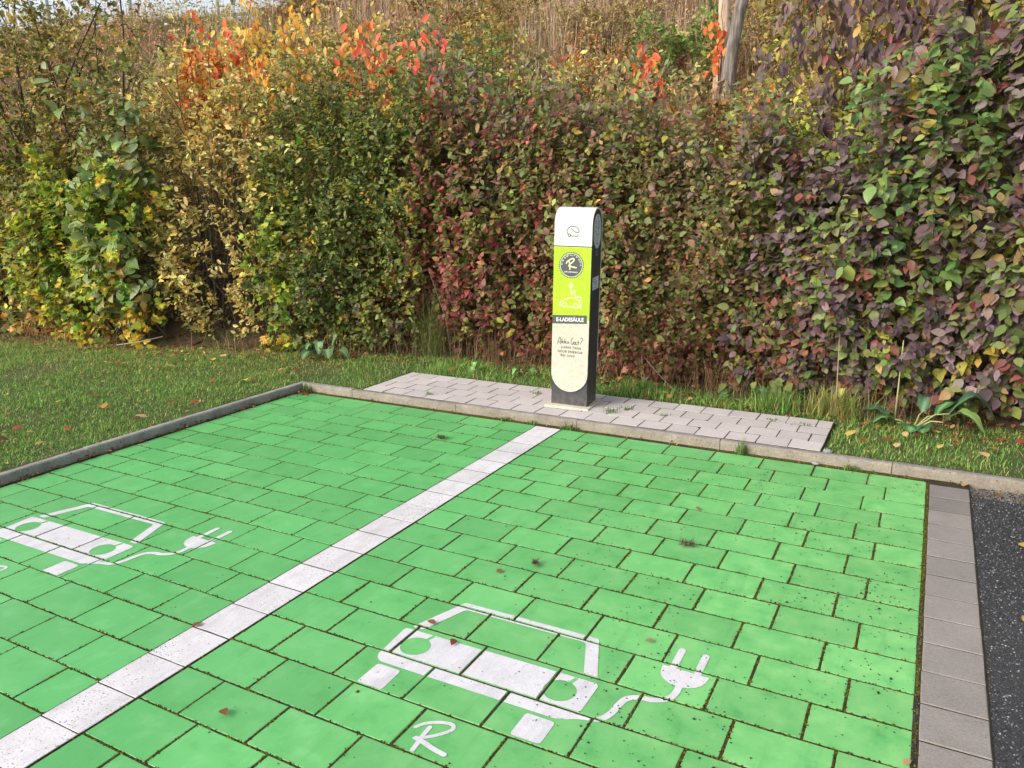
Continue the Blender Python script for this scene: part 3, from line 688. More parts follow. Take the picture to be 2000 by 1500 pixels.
def shrub(name, label, cat, cx, cy, rx, ry, zb, zt, pal, leaf, L, asp, twigs, per, seed, stems=8, droop=.2, top=.22, inner=.32, twig_len=.22,
          single=0, group=None, mat=None, bare=.0, foot=None, stem_r=.012, stem_mat=None, pal_low=None, pal_high=None, pal_in=None, lean=(0, 0), gaps=.0, stem_rise=0.0, thin_top=0.0, cluster=.75, undercut=.7):
    r_ = np.random.default_rng(seed); gz = float(ground_z(cx, cy)); mat = mat or M_LEAF
    root = empty(name, (cx, cy, gz)); tag(root, label, cat, group)
    # twig tips: mostly on the face towards the lawn, some on top, some inside
    xu = r_.uniform(-.72, .72, twigs)+r_.uniform(-.5, .5, twigs); zu = r_.uniform(0, 1, twigs); ph = r_.uniform(0, 6.28, 6)
    wob = 1+.20*np.sin(3.3*xu+4.1*zu+ph[0])+.13*np.sin(7.1*xu-5.3*zu+ph[1])+.07*np.sin(13*xu+11*zu+ph[2])
    prof = .35+.65*np.clip((1-np.abs(xu/1.22)**3.0), 0, 1)**(1/3)
    zmax = (.80+.20*prof)*(1+.10*np.sin(5*xu+ph[3])+.08*np.sin(11*xu+ph[4])+.05*np.sin(23*xu+ph[0]))
    zprof = (undercut+(1-undercut)*np.clip(zu/.25, 0, 1))*(1-.45*np.clip((zu-.7)/.3, 0, 1)**2)
    e = r_.exponential(inner, twigs)
    yu = -prof*zprof*wob+e*.9; is_top = r_.random(twigs) < top
    yu = np.where(is_top, r_.uniform(-.9, .7, twigs)*prof, yu); zz = np.where(is_top, 1-np.abs(r_.normal(0, .05, twigs)), zu)
    is_topk = is_top; sh = r_.random(twigs) < .07; zz = np.where(sh, r_.uniform(1.0, 1.22, twigs), zz); e = np.where(is_top, .15, e); yu = np.clip(yu, -1.3, .95)
    P = np.stack([cx+rx*xu+lean[0]*zz, cy+ry*yu+lean[1]*zz, zb+(zt-zb)*zz*zmax], -1)
    if gaps > 0:
        gf = np.sin(9*xu+ph[5])+np.sin(8*zu*1.6+ph[2])+.8*np.sin(17*xu-13*zu+ph[1])
        kp = gf > np.quantile(gf, gaps); P, xu, zu, zz, e, yu, is_topk = P[kp], xu[kp], zu[kp], zz[kp], e[kp], yu[kp], is_topk[kp]
    if thin_top > 0:
        kp = r_.random(len(P)) > thin_top*np.clip((zz-.45)*2.2, 0, 1); P, xu, zu, zz, e, yu, is_topk = P[kp], xu[kp], zu[kp], zz[kp], e[kp], yu[kp], is_topk[kp]
    n = len(P)
    out = nrm(np.stack([xu*.55, np.where(yu < .3, -1.0, -.2), .15+zz*.7], -1)+r_.normal(0, .12, (n, 3)))
    D = nrm(out*.7+np.array([0, 0, .45-.9*droop])+r_.normal(0, .42, (n, 3)))
    tl = twig_len*r_.uniform(.6, 1.4, n)
    tw_col = pick(pal, n, r_)
    if pal_low is not None:
        lowc = pick(pal_low, n, r_); sel = r_.random(n) < np.clip(1.15-zz*2.4, 0, 1); tw_col[sel] = lowc[sel]
    if pal_high is not None:
        hc = pick(pal_high, n, r_); sel = r_.random(n) < np.clip((zz-.55)*2.6, 0, .92); tw_col[sel] = hc[sel]
    if pal_in is not None:
        ic = pick(pal_in, n, r_); sel = (r_.random(n) < np.clip(e*2.4-.15, 0, .85)) & ~is_topk; tw_col[sel] = ic[sel]
    # leaves along each twig
    K = per; idx = np.repeat(np.arange(n), K); t = np.tile((np.arange(K)+.5)/K, n)+r_.uniform(-.06, .06, n*K); m = n*K
    pos = P[idx]-D[idx]*(tl[idx]*(1-t))[:, None]+r_.normal(0, .008, (m, 3))
    side = nrm(np.cross(D[idx], r_.normal(0, 1, (m, 3))))
    X = nrm(side*.8+D[idx]*.5+r_.normal(0, .25, (m, 3))+out[idx]*.25-np.array([0, 0, droop*1.5]))
    Z = out[idx]*.85+np.array([0, 0, .35])+r_.normal(0, .34, (m, 3)); Z = nrm(Z-X*np.sum(Z*X, -1, keepdims=True))
    Y = np.cross(Z, X); curl = r_.uniform(-.6, 2.6, m); size = L*np.exp(r_.normal(0, .30, m)).clip(.45, 1.7)*(1-.25*np.clip(t, 0, 1)*0)
    leafc = np.where((r_.random(m) < cluster)[:, None], tw_col[idx], pick(pal, m, r_))
    leafc = np.clip(leafc*1.14*np.exp(r_.normal(0, .20, (m, 1)))*np.exp(r_.normal(0, .07, (m, 3))), 0.004, .9)
    aspm = asp*r_.uniform(.8, 1.2, m); Tn = TEMPL[leaf]; ed = e[idx]+r_.normal(0, .03, m)
    if single:
        # the frontmost leaves are picked apart: one object each
        dist = np.linalg.norm(pos-np.array([CX, CY, CZ]), axis=1)
        vis = ed+.25*(dist-dist.min())/max(np.ptp(dist), .1)+np.where(zu[idx] < .04, .3, 0)
        order = np.argsort(vis); chosen = order[:single]; rest = order[single:]
        pals = np.array([lin(c) for c, _ in pal]+([lin(c) for c, _ in pal_low] if pal_low else [])); pals = np.concatenate([pals*.8, pals*1.15])
        for i in chosen:
            q = pals[np.argmin(((pals-leafc[i])**2).sum(1))]
            o = bpy.data.objects.new("leaf", leaf_variant(leaf, Tn, asp, q, mat)); COL.objects.link(o); o.parent = root
            s = size[i]; x, y, z = X[i]*s, Y[i]*s*aspm[i]/asp, Z[i]*s*(curl[i] if abs(curl[i]) > .15 else .15); p = pos[i]-np.array([cx, cy, gz])
            o.matrix_basis = Matrix(((x[0], y[0], z[0], p[0]), (x[1], y[1], z[1], p[1]), (x[2], y[2], z[2], p[2]), (0, 0, 0, 1)))
    else: rest = np.arange(m)
    tv = Tn[0]
    Vv = pos[rest][:, None, :]-np.array([cx, cy, gz])+size[rest][:, None, None]*(tv[None, :, 0:1]*X[rest][:, None]+tv[None, :, 1:2]*aspm[rest][:, None, None]*Y[rest][:, None]+tv[None, :, 2:3]*curl[rest][:, None, None]*Z[rest][:, None])
    fo = link("foliage", bulk_mesh("foliage", [(Vv, Tn[1], leafc[rest])], mat), root); fo['kind'] = 'stuff'
    # stems from the ground and the twigs that carry the leaves
    g = Geo(); R = random.Random(seed)
    for i in range(stems):
        j = R.randrange(n); tip = P[j]-np.array([cx, cy, gz]); tip = tip+np.array([0, .06, stem_rise*R.random()])
        b0 = np.array([R.uniform(-.75, .75)*rx, R.uniform(-.35, .3)*ry, -.03]); pts = []
        b0[2] = float(ground_z(cx+b0[0], cy+b0[1]))-gz-.03
        for q in range(7):
            s = q/6; p = b0+(tip-b0)*np.array([s**1.3, s**1.3, s]); p = p+np.array([R.gauss(0, .035), R.gauss(0, .035), 0])*(0 < q); pts.append(p)
        r0 = stem_r*R.uniform(.6, 1.3); g.tube(pts, [r0*(1-.75*q/6) for q in range(7)], 5, False)
    g.build("stems", stem_mat or M_BARK, root, True)['kind'] = 'stuff'
    sel = np.arange(n)[r_.random(n) < .6]; a0 = P[sel]-D[sel]*(tl[sel]*1.5)[:, None]; b1 = P[sel]
    e1 = nrm(np.cross(D[sel], np.array([0, 0, 1.]))); e2 = np.cross(D[sel], e1); rad = .0022
    Vt = np.stack([a0+e1*rad, a0-e1*.5*rad+e2*.87*rad, a0-e1*.5*rad-e2*.87*rad, b1], 1)-np.array([cx, cy, gz])
    ct = np.array(lin('5a4436'))*r_.uniform(.6, 1.3, (len(sel), 1))
    link("twigs", bulk_mesh("twigs", [(Vt, [(0, 1, 3), (1, 2, 3), (2, 0, 3)], np.clip(ct, 0, 1))], M_DRY), root)['kind'] = 'stuff'
    return root

GH = 'shrubs of the mixed autumn hedge'
OLIVE = [('8b8048', 4), ('6f7038', 4), ('a8924a', 3), ('5b5f32', 3), ('c2a04a', 1.2), ('7c6a3c', 2)]
YELGR = [('9aa83c', 4), ('b9b848', 3), ('7f9a3e', 4), ('d6c040', 2), ('5f8434', 2)]
YELLOW = [('e0b84c', 2), ('d9a93f', 3), ('c7873a', 2)]
ORED = [('f0844c', 4), ('e4644a', 2.5), ('f2a25c', 3.5), ('e8b860', 2), ('c0664c', 1.5)]
OYEL = [('f0b84c', 4), ('ec9c48', 3), ('f4cc68', 2), ('d0bc60', 1.5)]
GOLD = [('d6c274', 4), ('c6b060', 3), ('dccc8c', 2.5), ('a8904c', 2), ('8c8850', 2.5), ('c89c5c', .8)]
PRIV = [('5f7038', 4), ('76823f', 4), ('4c5f30', 3), ('98994a', 2), ('b39a44', .8), ('8a8a5a', 1)]
BIGG = [('7a8f52', 4), ('8a9662', 3), ('66804a', 3), ('8c8c5c', 1.5), ('a98a48', .8)]
REDG = [('985650', 3.2), ('aa5c56', 2.8), ('7e4e4a', 3), ('84824a', 3), ('6c7440', 3), ('937548', 1.5), ('b4706a', .8)]
BRGR = [('868a50', 4), ('767e48', 4), ('8e7050', 3), ('806050', 3), ('66703e', 2.5), ('9c5a4c', .6), ('a88a4c', .7)]
PURP = [('756263', 4), ('685657', 4), ('82716a', 2.2), ('7c8450', 3.6), ('66763f', 4.2), ('845548', 1.8), ('9a8054', .9), ('5a4a4c', 2)]
DKPURP = [('6c5659', 4), ('5c4b4f', 4), ('7e6866', 3), ('8a5250', .9), ('80784a', 1.6), ('a4844f', 1.2), ('77644e', 2)]
INGR = [('8a9448', 4), ('a09c48', 3), ('74803c', 3), ('b09a48', 1.2)]
DULL = [('7a7c4e', 4), ('8a7a54', 3), ('6a7048', 3), ('8c6a5a', 2), ('a08c58', 1), ('6e5e5e', 1)]
VINE = [('64824a', 4), ('768f50', 3), ('567246', 3), ('8f9a50', 1.5), ('84724e', 1.5)]
RUST = [('8a5548', 3), ('7a4a40', 3), ('9c6a50', 2), ('6a5038', 2)]
MIXB = [('a08458', 3), ('8c7a48', 3), ('b8a060', 2), ('7c7040', 2), ('b07848', 1)]

# front rank, from the left
shrub("hawthorn_shrub", 'tall olive and gold small-leaved shrub with dark bare stems at the far left', 'shrub', -5.45, 1.25, 2.0, .80, .12, 3.60, [*OLIVE, ('8f9648', 3)], 'small', .056, .68, 4600, 11, 11, stems=70, stem_r=.022, top=.08, gaps=.10, group=GH, stem_rise=1.3, inner=.40, thin_top=.62, pal_low=[*YELGR, *OLIVE])
shrub("bramble", 'low bramble with yellow and orange leaves at the far left lawn edge', 'bramble', -6.25, .72, 1.0, .5, .05, 1.25, [*YELGR, *OLIVE, ('d89a40', 2)], 'maple', .062, .95, 420, 9, 10, group=GH, pal_low=[('c88a44', 3), ('a89a48', 3)], undercut=.9)
shrub("maple_shrub", 'low yellow-green lobed-leaved maple shrub touching the left lawn', 'shrub', -4.30, .68, 1.0, .42, .06, 1.80, [*YELGR, *YELGR, ('8a8a48', 3)], 'maple', .062, .95, 640, 9, 12, group=GH, pal_low=[('d6b040', 3), ('b9b040', 3), ('a8883c', 2)], undercut=.9, gaps=.15)
shrub("dogwood_shrub", 'large-leaved green dogwood growing through the small-leaved left hedge', 'shrub', -3.72, .80, .46, .50, .25, 2.35, BIGG, 'oval', .112, .60, 95, 7, 13, single=250, group=GH, mat=M_BIGLEAF, droop=.45, inner=.25, twig_len=.4)
shrub("willow_shrub", 'airy shrub with narrow golden yellow leaves over a dark interior', 'shrub', -2.80, 1.35, 1.0, .62, .15, 2.65, GOLD, 'round', .056, .46, 880, 10, 14, stems=44, group=GH, gaps=.25, inner=.5, stem_r=.012)
shrub("field_maple", 'narrow yellow and lime maple between the golden and the dense green shrub', 'shrub', -1.98, 1.22, .30, .34, .05, 1.62, [*YELGR, *PRIV], 'maple', .062, .95, 170, 9, 15, group=GH, pal_low=[*YELLOW, *YELGR], stems=6, undercut=.9, gaps=.12)
shrub("privet_shrub", 'dense dark green small-leaved privet shrub left of the reddish dogwoods', 'shrub', -1.40, 1.72, .98, .66, .12, 2.35, PRIV, 'round', .042, .60, 2300, 11, 16, group=GH, stems=16, pal_low=PRIV+[('7a6a5a', 5)], pal_in=[('a89a40', 3), ('8a8a40', 3)], stem_rise=.35)
shrub("dogwood_shrub", 'crimson and green dogwood shrub left of the charging column', 'shrub', -.28, 2.00, .84, .62, .10, 2.30, REDG, 'oval', .057, .60, 1300, 8, 17, single=300, group=GH, stems=24, pal_low=RUST, pal_high=DULL, pal_in=INGR, stem_rise=.3)
shrub("dogwood_shrub", 'mixed green and wine red dogwood shrub right behind the charging column', 'shrub', .98, 1.98, .96, .60, .10, 2.18, [*BRGR, ('a85a52', 2.6), ('8c504a', 2.6)], 'oval', .052, .62, 1750, 8, 18, single=300, group=GH, stems=24, pal_low=RUST, pal_high=DULL, pal_in=INGR, stem_rise=.3)
shrub("dogwood_shrub", 'evenly clipped olive green and brown dogwood right of the charging column', 'shrub', 2.28, 1.78, .86, .58, .10, 1.90, BRGR, 'oval', .048, .66, 1850, 8, 19, single=300, group=GH, stems=22, pal_low=RUST, inner=.22, pal_in=INGR, pal_high=DULL, stem_rise=.2)
shrub("dogwood_shrub", 'greyish purple dogwood shrub behind the right end of the platform', 'shrub', 3.35, 1.58, .76, .54, .10, 1.80, PURP, 'oval', .060, .68, 1300, 8, 20, single=300, group=GH, stems=22, pal_low=[*PURP, *RUST], inner=.25, pal_in=INGR, droop=.5)
shrub("dogwood_shrub", 'large-leaved purple dogwood shrub at the right picture edge', 'shrub', 4.62, 1.52, .88, .56, .12, 2.4, PURP, 'oval', .070, .68, 1350, 8, 21, single=300, group=GH, stems=22, pal_low=[*PURP, ('7a4a44', 2)], inner=.28, pal_in=INGR, droop=.55)
shrub("climbing_vine", 'fresh green climbing vine hanging over the purple right dogwoods', 'vine', 3.80, 1.24, .48, .26, .95, 2.28, VINE, 'oval', .078, .68, 140, 7, 22, single=200, mat=M_BIGLEAF, droop=.4, stems=5, stem_r=.005, inner=.45, twig_len=.34, gaps=.15)
shrub("orange_shrub", 'small orange-leaved shrub glowing between the hawthorn and the golden shrub', 'shrub', -3.50, 1.95, .46, .34, 2.35, 3.15, [*OYEL, ('e88848', 3), ('e07040', 2), ('c0a050', 3)], 'round', .06, .6, 240, 8, 44, stems=8, stem_r=.006, group='shrubs behind the hedge', gaps=.15)
# second rank, over and behind the hedge
shrub("tall_dogwood", 'tall dark purple shrub with hanging leaves above the right hedge', 'shrub', 3.85, 2.85, 1.30, .80, 1.75, 4.0, DKPURP, 'hang', .085, .48, 980, 8, 23, single=300, droop=1.0, stems=18, twig_len=.42, gaps=.12, inner=.35, top=.1, stem_r=.012, pal_in=[('8c7c48', 3), ('a08c50', 3), ('84604c', 2)])
shrub("viburnum_shrub", 'dark green shrub with drooping leaves above the crimson dogwood', 'shrub', -.95, 2.75, .52, .5, 1.3, 2.85, [('6a7c4c', 4), ('5a6c48', 4), ('7c7c50', 3), ('766464', 1.5)], 'hang', .085, .42, 170, 8, 24, droop=.9, stems=12, twig_len=.36, group='shrubs behind the hedge', gaps=.2)
shrub("olive_shrub", 'olive and tan mixed shrub above the middle of the hedge', 'shrub', .55, 2.85, 1.40, .6, 1.2, 2.50, [*MIXB, *DULL], 'hang', .075, .46, 800, 8, 25, droop=.8, stems=30, group='shrubs behind the hedge', gaps=.12, stem_rise=.4)
shrub("golden_shrub", 'golden orange small-leaved shrub high behind the yellow willow', 'shrub', -3.15, 3.0, 1.45, .6, 1.3, 3.3, [*GOLD, ('e0a84c', 1.5), ('7f8450', 3)], 'round', .058, .55, 1350, 9, 26, stems=44, gaps=.2, stem_r=.010, group='shrubs behind the hedge', stem_rise=.5)
shrub("grey_green_shrub", 'thin grey-green twiggy shrub between the privet and the golden shrub', 'shrub', -1.85, 2.6, .85, .5, 1.3, 2.75, [('8a8e60', 4), ('a09868', 3), ('787f54', 3), ('b8a870', 1.5)], 'round', .045, .5, 800, 9, 27, stems=34, gaps=.2, stem_r=.008, stem_rise=.5, group='shrubs behind the hedge')
shrub("bright_green_shrub", 'yellow-lit green shrub low behind the purple right dogwoods', 'shrub', 2.95, 2.3, .62, .45, 1.0, 1.98, [('b0b850', 4), ('d0cc58', 3), ('8a9c48', 3)], 'round', .055, .55, 420, 9, 28, stems=10, group='shrubs behind the hedge')
shrub("brown_shrub", 'brown and olive thin shrub on the lower bank behind the middle of the hedge', 'shrub', 1.7, 3.3, 1.0, .5, 1.3, 2.15, [*MIXB, ('8c6048', 2), ('8a8a50', 2)], 'round', .06, .5, 420, 8, 29, stems=26, gaps=.25, stem_rise=.5, stem_r=.006, group='shrubs behind the hedge')
shrub("tan_shrub", 'tan leafy thicket on the lower bank above the viburnum', 'shrub', -.6, 3.9, 1.5, .6, 1.6, 2.75, [*MIXB, *GOLD], 'round', .055, .5, 900, 9, 30, stems=40, gaps=.2, stem_rise=.6, stem_r=.006, group='shrubs behind the hedge')

TH = 'thickets on the lower bank'
for i, (x, y, rx, z0_, z1_, pal, lf, L, n_, lab) in enumerate([
    (-5.6, 3.1, 1.3, 1.2, 3.1, [*OLIVE, *GOLD], 'small', .055, 1100, 'olive and gold thicket behind the tall hawthorn'),
    (-2.3, 4.0, 1.3, 1.6, 3.3, [*GOLD, *MIXB, ('98904c', 3)], 'round', .055, 900, 'straw and olive thicket behind the scarlet sapling'),
    (.2, 4.4, 1.2, 1.7, 2.85, [*MIXB, *GOLD, ('8a8a50', 3)], 'round', .055, 700, 'tan and green thicket right of the feathery sapling'),
    (1.75, 4.5, .7, 1.7, 2.55, [*MIXB, ('8c9050', 3), ('c08850', 1)], 'round', .055, 380, 'low green and brown thicket hiding the foot of the trunks'),
    (2.9, 3.9, .9, 1.5, 2.6, [('a8a458', 3), ('c0b068', 2), ('8c7448', 2)], 'round', .055, 500, 'yellowish thicket behind the tall purple shrub, left part'),
    (4.9, 3.9, 1.3, 1.6, 3.6, [*MIXB, ('a89048', 3)], 'round', .06, 900, 'ochre thicket behind the tall purple shrub, right part')]):
    shrub("thicket", lab, 'thicket', x, y, rx, .55, z0_, z1_, pal, lf, L, .5, n_, 9, 130+i, stems=34, gaps=.15, stem_rise=.6, stem_r=.006, group=TH)

# ------------------------------------------------------------------ saplings with bright leaves on the bank
def sapling(name, label, x, y, h, pal, n, seed, L=.088, spread=.25, droop=.8, z0=.35, leaf='hang', group='bright cherry saplings on the bank', asp=.60):
    gz = float(ground_z(x, y)); r_ = np.random.default_rng(seed); root = empty(name, (x, y, gz)); tag(root, label, 'sapling', group)
    g = Geo(); tips = []
    for k in range(3):
        dx = r_.uniform(-.6, .6)*spread; dy = r_.uniform(-.4, .4)*spread
        pts = [np.array([dx*s*s+r_.normal(0, .012), dy*s*s, h*s*(1-.1*k)-.05]) for s in np.linspace(0, 1, 8)]; g.tube(pts, [.012*(1-.8*s) for s in np.linspace(0, 1, 8)], 5, False); tips.append(pts)
    g.build("stem", M_BARK, root, True)
    P = []; 
    for i in range(n):
        st = tips[r_.integers(3)]; s = z0+(1-z0)*r_.random()**.8; q = s*7; a = int(min(q, 6)); p = st[a]+(st[a+1]-st[a])*(q-a)
        if i % 7 == 0: cl = p+r_.normal(0, 1, 3)*np.array([spread*.55, spread*.35, .04])
        P.append(cl+r_.normal(0, 1, 3)*np.array([.04, .04, .06]))
    P = np.array(P); X = nrm(r_.normal(0, .42, (n, 3))+np.array([0, -.15, -1.15*droop])); Z = r_.normal(0, .5, (n, 3))+np.array([0, -.8, .4]); Z = nrm(Z-X*np.sum(Z*X, -1, keepdims=True)); Y = np.cross(Z, X)
    sz = L*r_.uniform(.7, 1.35, n); c = np.clip(pick(pal, n, r_)*np.exp(r_.normal(0, .15, (n, 1))), 0, .95); T = TEMPL[leaf]
    V = P[:, None]+sz[:, None, None]*(T[0][None, :, 0:1]*X[:, None]+T[0][None, :, 1:2]*asp*Y[:, None]+T[0][None, :, 2:3]*Z[:, None])
    pals = np.array([lin(q) for q, _ in pal]); pals = np.concatenate([pals*.82, pals*1.12])
    for i in range(n):
        o = bpy.data.objects.new("leaf", leaf_variant(leaf, T, asp, pals[np.argmin(((pals-c[i])**2).sum(1))], M_LEAF)); COL.objects.link(o); o.parent = root
        a, b_, d, p = X[i]*sz[i], Y[i]*sz[i], Z[i]*sz[i], P[i]
        o.matrix_basis = Matrix(((a[0], b_[0], d[0], p[0]), (a[1], b_[1], d[1], p[1]), (a[2], b_[2], d[2], p[2]), (0, 0, 0, 1)))
    return root
sapling("cherry_sapling", 'orange-leaved cherry sapling, leftmost of the bright saplings', -3.85, 1.8, 2.8, [('f08a40', 4), ('e86c3c', 3)], 120, 31, spread=.24, z0=.82)
sapling("cherry_sapling", 'big red and orange cherry sapling above the golden shrub', -3.18, 1.8, 2.97, ORED, 190, 32, spread=.36, z0=.75)
sapling("cherry_sapling", 'yellow-orange cherry sapling touching the upper picture edge', -2.42, 1.9, 3.07, OYEL, 230, 33, spread=.40, z0=.81, L=.08)
sapling("cherry_sapling", 'scarlet cherry sapling above the privet shrub', -1.41, 2.0, 3.07, ORED, 170, 34, spread=.32, z0=.78)
sapling("cherry_sapling", 'slim scarlet cherry sapling with two hanging leaf chains', -.74, 2.2, 2.9, [('f2705a', 4), ('f48c5c', 2), ('e85c4c', 2)], 100, 35, spread=.20, z0=.78)
sapling("cherry_sapling", 'small orange-red cherry sapling left of the tree trunks', 1.19, 3.2, 2.23, [('f07c48', 4), ('e8643c', 2), ('e8a858', 2)], 160, 36, spread=.36, z0=.75)
sapling("cherry_sapling", 'small orange sapling just right of the leaning trunk', 2.43, 2.6, 2.0, [('f09848', 4), ('e07c3c', 2)], 46, 37, spread=.13, z0=.80, L=.075)
sapling("cherry_sapling", 'orange creeper-like sapling climbing the pale trunk', 1.22, 6.0, 1.5, [('f08c48', 4), ('e8703c', 2)], 70, 38, spread=.22, z0=.1, L=.09)
def pinnate(name, label, x, y, h, seed, pal):
    gz = float(ground_z(x, y)); r_ = np.random.default_rng(seed); root = empty(name, (x, y, gz)); tag(root, label, 'sapling'); g = Geo(); ch = []
    for k in range(3):
        bx = (k-1)*.22; top = h*(1-.12*abs(k-1)); g.tube([(bx*s, 0, top*s-.03) for s in (0, .3, .6, 1)], [.012, .010, .008, .004], 5, False)
        for q in range(16):
            s = .68+.32*q/16; an = q*2.4; d = np.array([math.cos(an), math.sin(an)*.8, .45]); ln = .34*(1.15-.5*s); o0 = np.array([bx*s, 0, top*s])
            pts = [o0+d*ln*t_+np.array([0, 0, -.22*ln*t_*t_]) for t_ in np.linspace(0, 1, 5)]; g.tube(pts, [.003]*4+[.001], 3, False)
            for t_ in np.linspace(.15, 1, 11):
                p = o0+d*ln*t_+np.array([0, 0, -.22*ln*t_*t_]); sd_ = nrm(np.cross(d, [0, 0, 1.]))
                for sg in (-1, 1): ch.append((p, nrm(sd_*sg+d*.5+np.array([0, 0, -.2])), .075*(1.1-.5*t_)))
    g.build("stem", M_BARK, root, True); n = len(ch); P = np.array([c[0] for c in ch]); X = np.array([c[1] for c in ch]); sz = np.array([c[2] for c in ch])
    Z = np.tile(np.array([0, -.3, 1.]), (n, 1))+r_.normal(0, .15, (n, 3)); Z = nrm(Z-X*np.sum(Z*X, -1, keepdims=True)); Y = np.cross(Z, X); T = SMALL
    V = P[:, None]+sz[:, None, None]*(T[0][None, :, 0:1]*X[:, None]+T[0][None, :, 1:2]*.4*Y[:, None]+T[0][None, :, 2:3]*Z[:, None])
    link("foliage", bulk_mesh("foliage", [(V, T[1], pick(pal, n, r_)*np.exp(r_.normal(0, .12, (n, 1))))], M_LEAF), root)['kind'] = 'stuff'
pinnate("feathery_sapling", 'bright green feathery-leaved sapling in the middle of the bank', -.44, 2.9, 2.6, 41, [('7fa860', 4), ('98b870', 3), ('6a9450', 3)])

# bushes higher up the bank
for i, (x, y, rx, zh, pal, lf, L, lab) in enumerate([
    (.55, 6.6, .75, 1.15, [('7d9048', 4), ('92a055', 3), ('667a3c', 3)], 'round', .06, 'green bush at the top of the bank left of the trunks'),
    (-.65, 5.9, .45, 1.0, [('c08048', 4), ('a86c40', 3), ('d09858', 2)], 'round', .05, 'orange-brown bush on the upper bank'),
    (-2.6, 6.2, .8, 1.1, [('a89850', 4), ('8c8044', 3), ('c0a858', 2)], 'round', .05, 'straw yellow bush on the upper bank behind the scarlet saplings'),
    (-1.8, 5.0, .7, .95, [*MIXB], 'round', .05, 'tan bush on the middle of the bank'),
    (.4, 4.9, .7, .7, [*MIXB, ('96603c', 3), ('b07040', 2)], 'round', .05, 'brown-leaved low bush below the green bank bush'),
    (2.7, 5.6, .9, 1.2, [('a0a050', 3), ('c0a058', 3), ('7c8844', 3)], 'round', .06, 'yellow-green bush behind the tall purple shrub'),
    (4.6, 5.2, 1.0, 1.5, [('b09050', 3), ('c8a060', 2), ('8a7c48', 3)], 'round', .06, 'ochre bush far behind the right hedge'),
    (-7.2, 3.6, 1.2, 1.1, [*OLIVE], 'small', .055, 'olive bush on the bank at the far left'),
    (-5.6, 4.9, 1.1, .9, [('a89058', 4), ('8c7c50', 3), ('9c8a48', 3)], 'small', .055, 'dull tan bush below the railing'),
    (-4.2, 5.6, 1.0, 1.0, [*GOLD], 'round', .05, 'gold bush on the bank above the red sapling'),
    (-3.2, 7.6, 1.0, .9, [*MIXB], 'round', .05, 'brownish bush at the crest of the bank above the scarlet sapling'),
    (-1.2, 7.8, 1.0, .9, [('a89460', 3), ('8c7c50', 3), ('b8a870', 2)], 'round', .05, 'sandy bush at the crest of the bank in the middle'),
    (1.9, 7.6, 1.0, .9, [*MIXB, ('a0a050', 2)], 'round', .05, 'mixed bush high on the bank just right of the trunks'),
    (-.1, 6.9, .7, .8, [('a08858', 3), ('b07c50', 3), ('8c7448', 2)], 'round', .05, 'fox-brown bush left of the green bank bush'),
    (3.6, 6.8, 1.1, 1.2, [('a8904c', 3), ('c0a860', 3), ('84804c', 2)], 'round', .055, 'straw bush high behind the tall purple shrub'),
    (-6.0, 6.6, 1.1, .8, [*MIXB], 'small', .055, 'faded bush near the railing'),
    (-8.0, 8.8, 1.4, .55, [*MIXB], 'round', .06, 'low tan bush on the crest right of the railing'),
    (-5.6, 9.4, 1.4, .75, [*MIXB, *GOLD], 'round', .06, 'golden tan bush on the crest behind the yellow-orange sapling'),
    (-3.0, 10.1, 1.4, .8, [*MIXB], 'round', .06, 'dull brown bush on the crest left of the picture middle'),
    (-.4, 10.5, 1.4, .8, [('b0a068', 3), ('8c8450', 3), ('a08058', 2)], 'round', .06, 'grey-tan bush on the crest above the feathery sapling')]):
    gz = float(ground_z(x, y-.4)); shrub("bank_bush", lab, 'bush', x, y, rx, .5, gz-.05, gz+zh, pal, lf, L, .55, int(420*rx/.7), 9, 60+i, stems=9, stem_r=.008, group='bushes on the bank', gaps=.15, stem_rise=.25)

# ------------------------------------------------------------------ trunks on the bank
def trunk(name, label, x, y, r0, h, lean, mat, seed, limbs):
    gz = float(ground_z(x, y)); R = random.Random(seed); root = empty(name, (x, y, gz)); tag(root, label, 'tree trunk', 'bare trunks on the bank')
    pts = []; rad = []
    for i in range(13):
        s = i/12; pts.append((lean[0]*s+R.gauss(0, .012), lean[1]*s+R.gauss(0, .012), h*s-.15)); rad.append(r0*(1.25-.25*min(s*4, 1)-.45*s)*R.uniform(.93, 1.07))
    g = Geo(); g.tube(pts, rad, 12); o = g.build("trunk", mat, root, True)
    g = Geo()
    for (s, dx, dy, dz, rr) in limbs:
        b_ = Vector((lean[0]*s, lean[1]*s, h*s-.15)); g.tube([b_, b_+Vector((dx*.4, dy*.4, dz*.5)), b_+Vector((dx, dy, dz))], [rr, rr*.7, rr*.3], 7)
    g.build("limb", mat, root, True)
trunk("tree_trunk", 'pale peach-coloured upright tree trunk at the top of the picture', 1.14, 6.35, .098, 4.2, (.02, 0), M_PALEBARK, 1, [(.75, .6, .2, .8, .05), (.85, -.5, -.1, .7, .045)])
trunk("tree_trunk", 'grey weathered trunk leaning right, in front of the pale one', 1.33, 5.7, .092, 4.0, (.44, .05), M_GREYBARK, 2, [(.62, .35, .1, .7, .055), (.8, -.5, .1, .6, .045)])

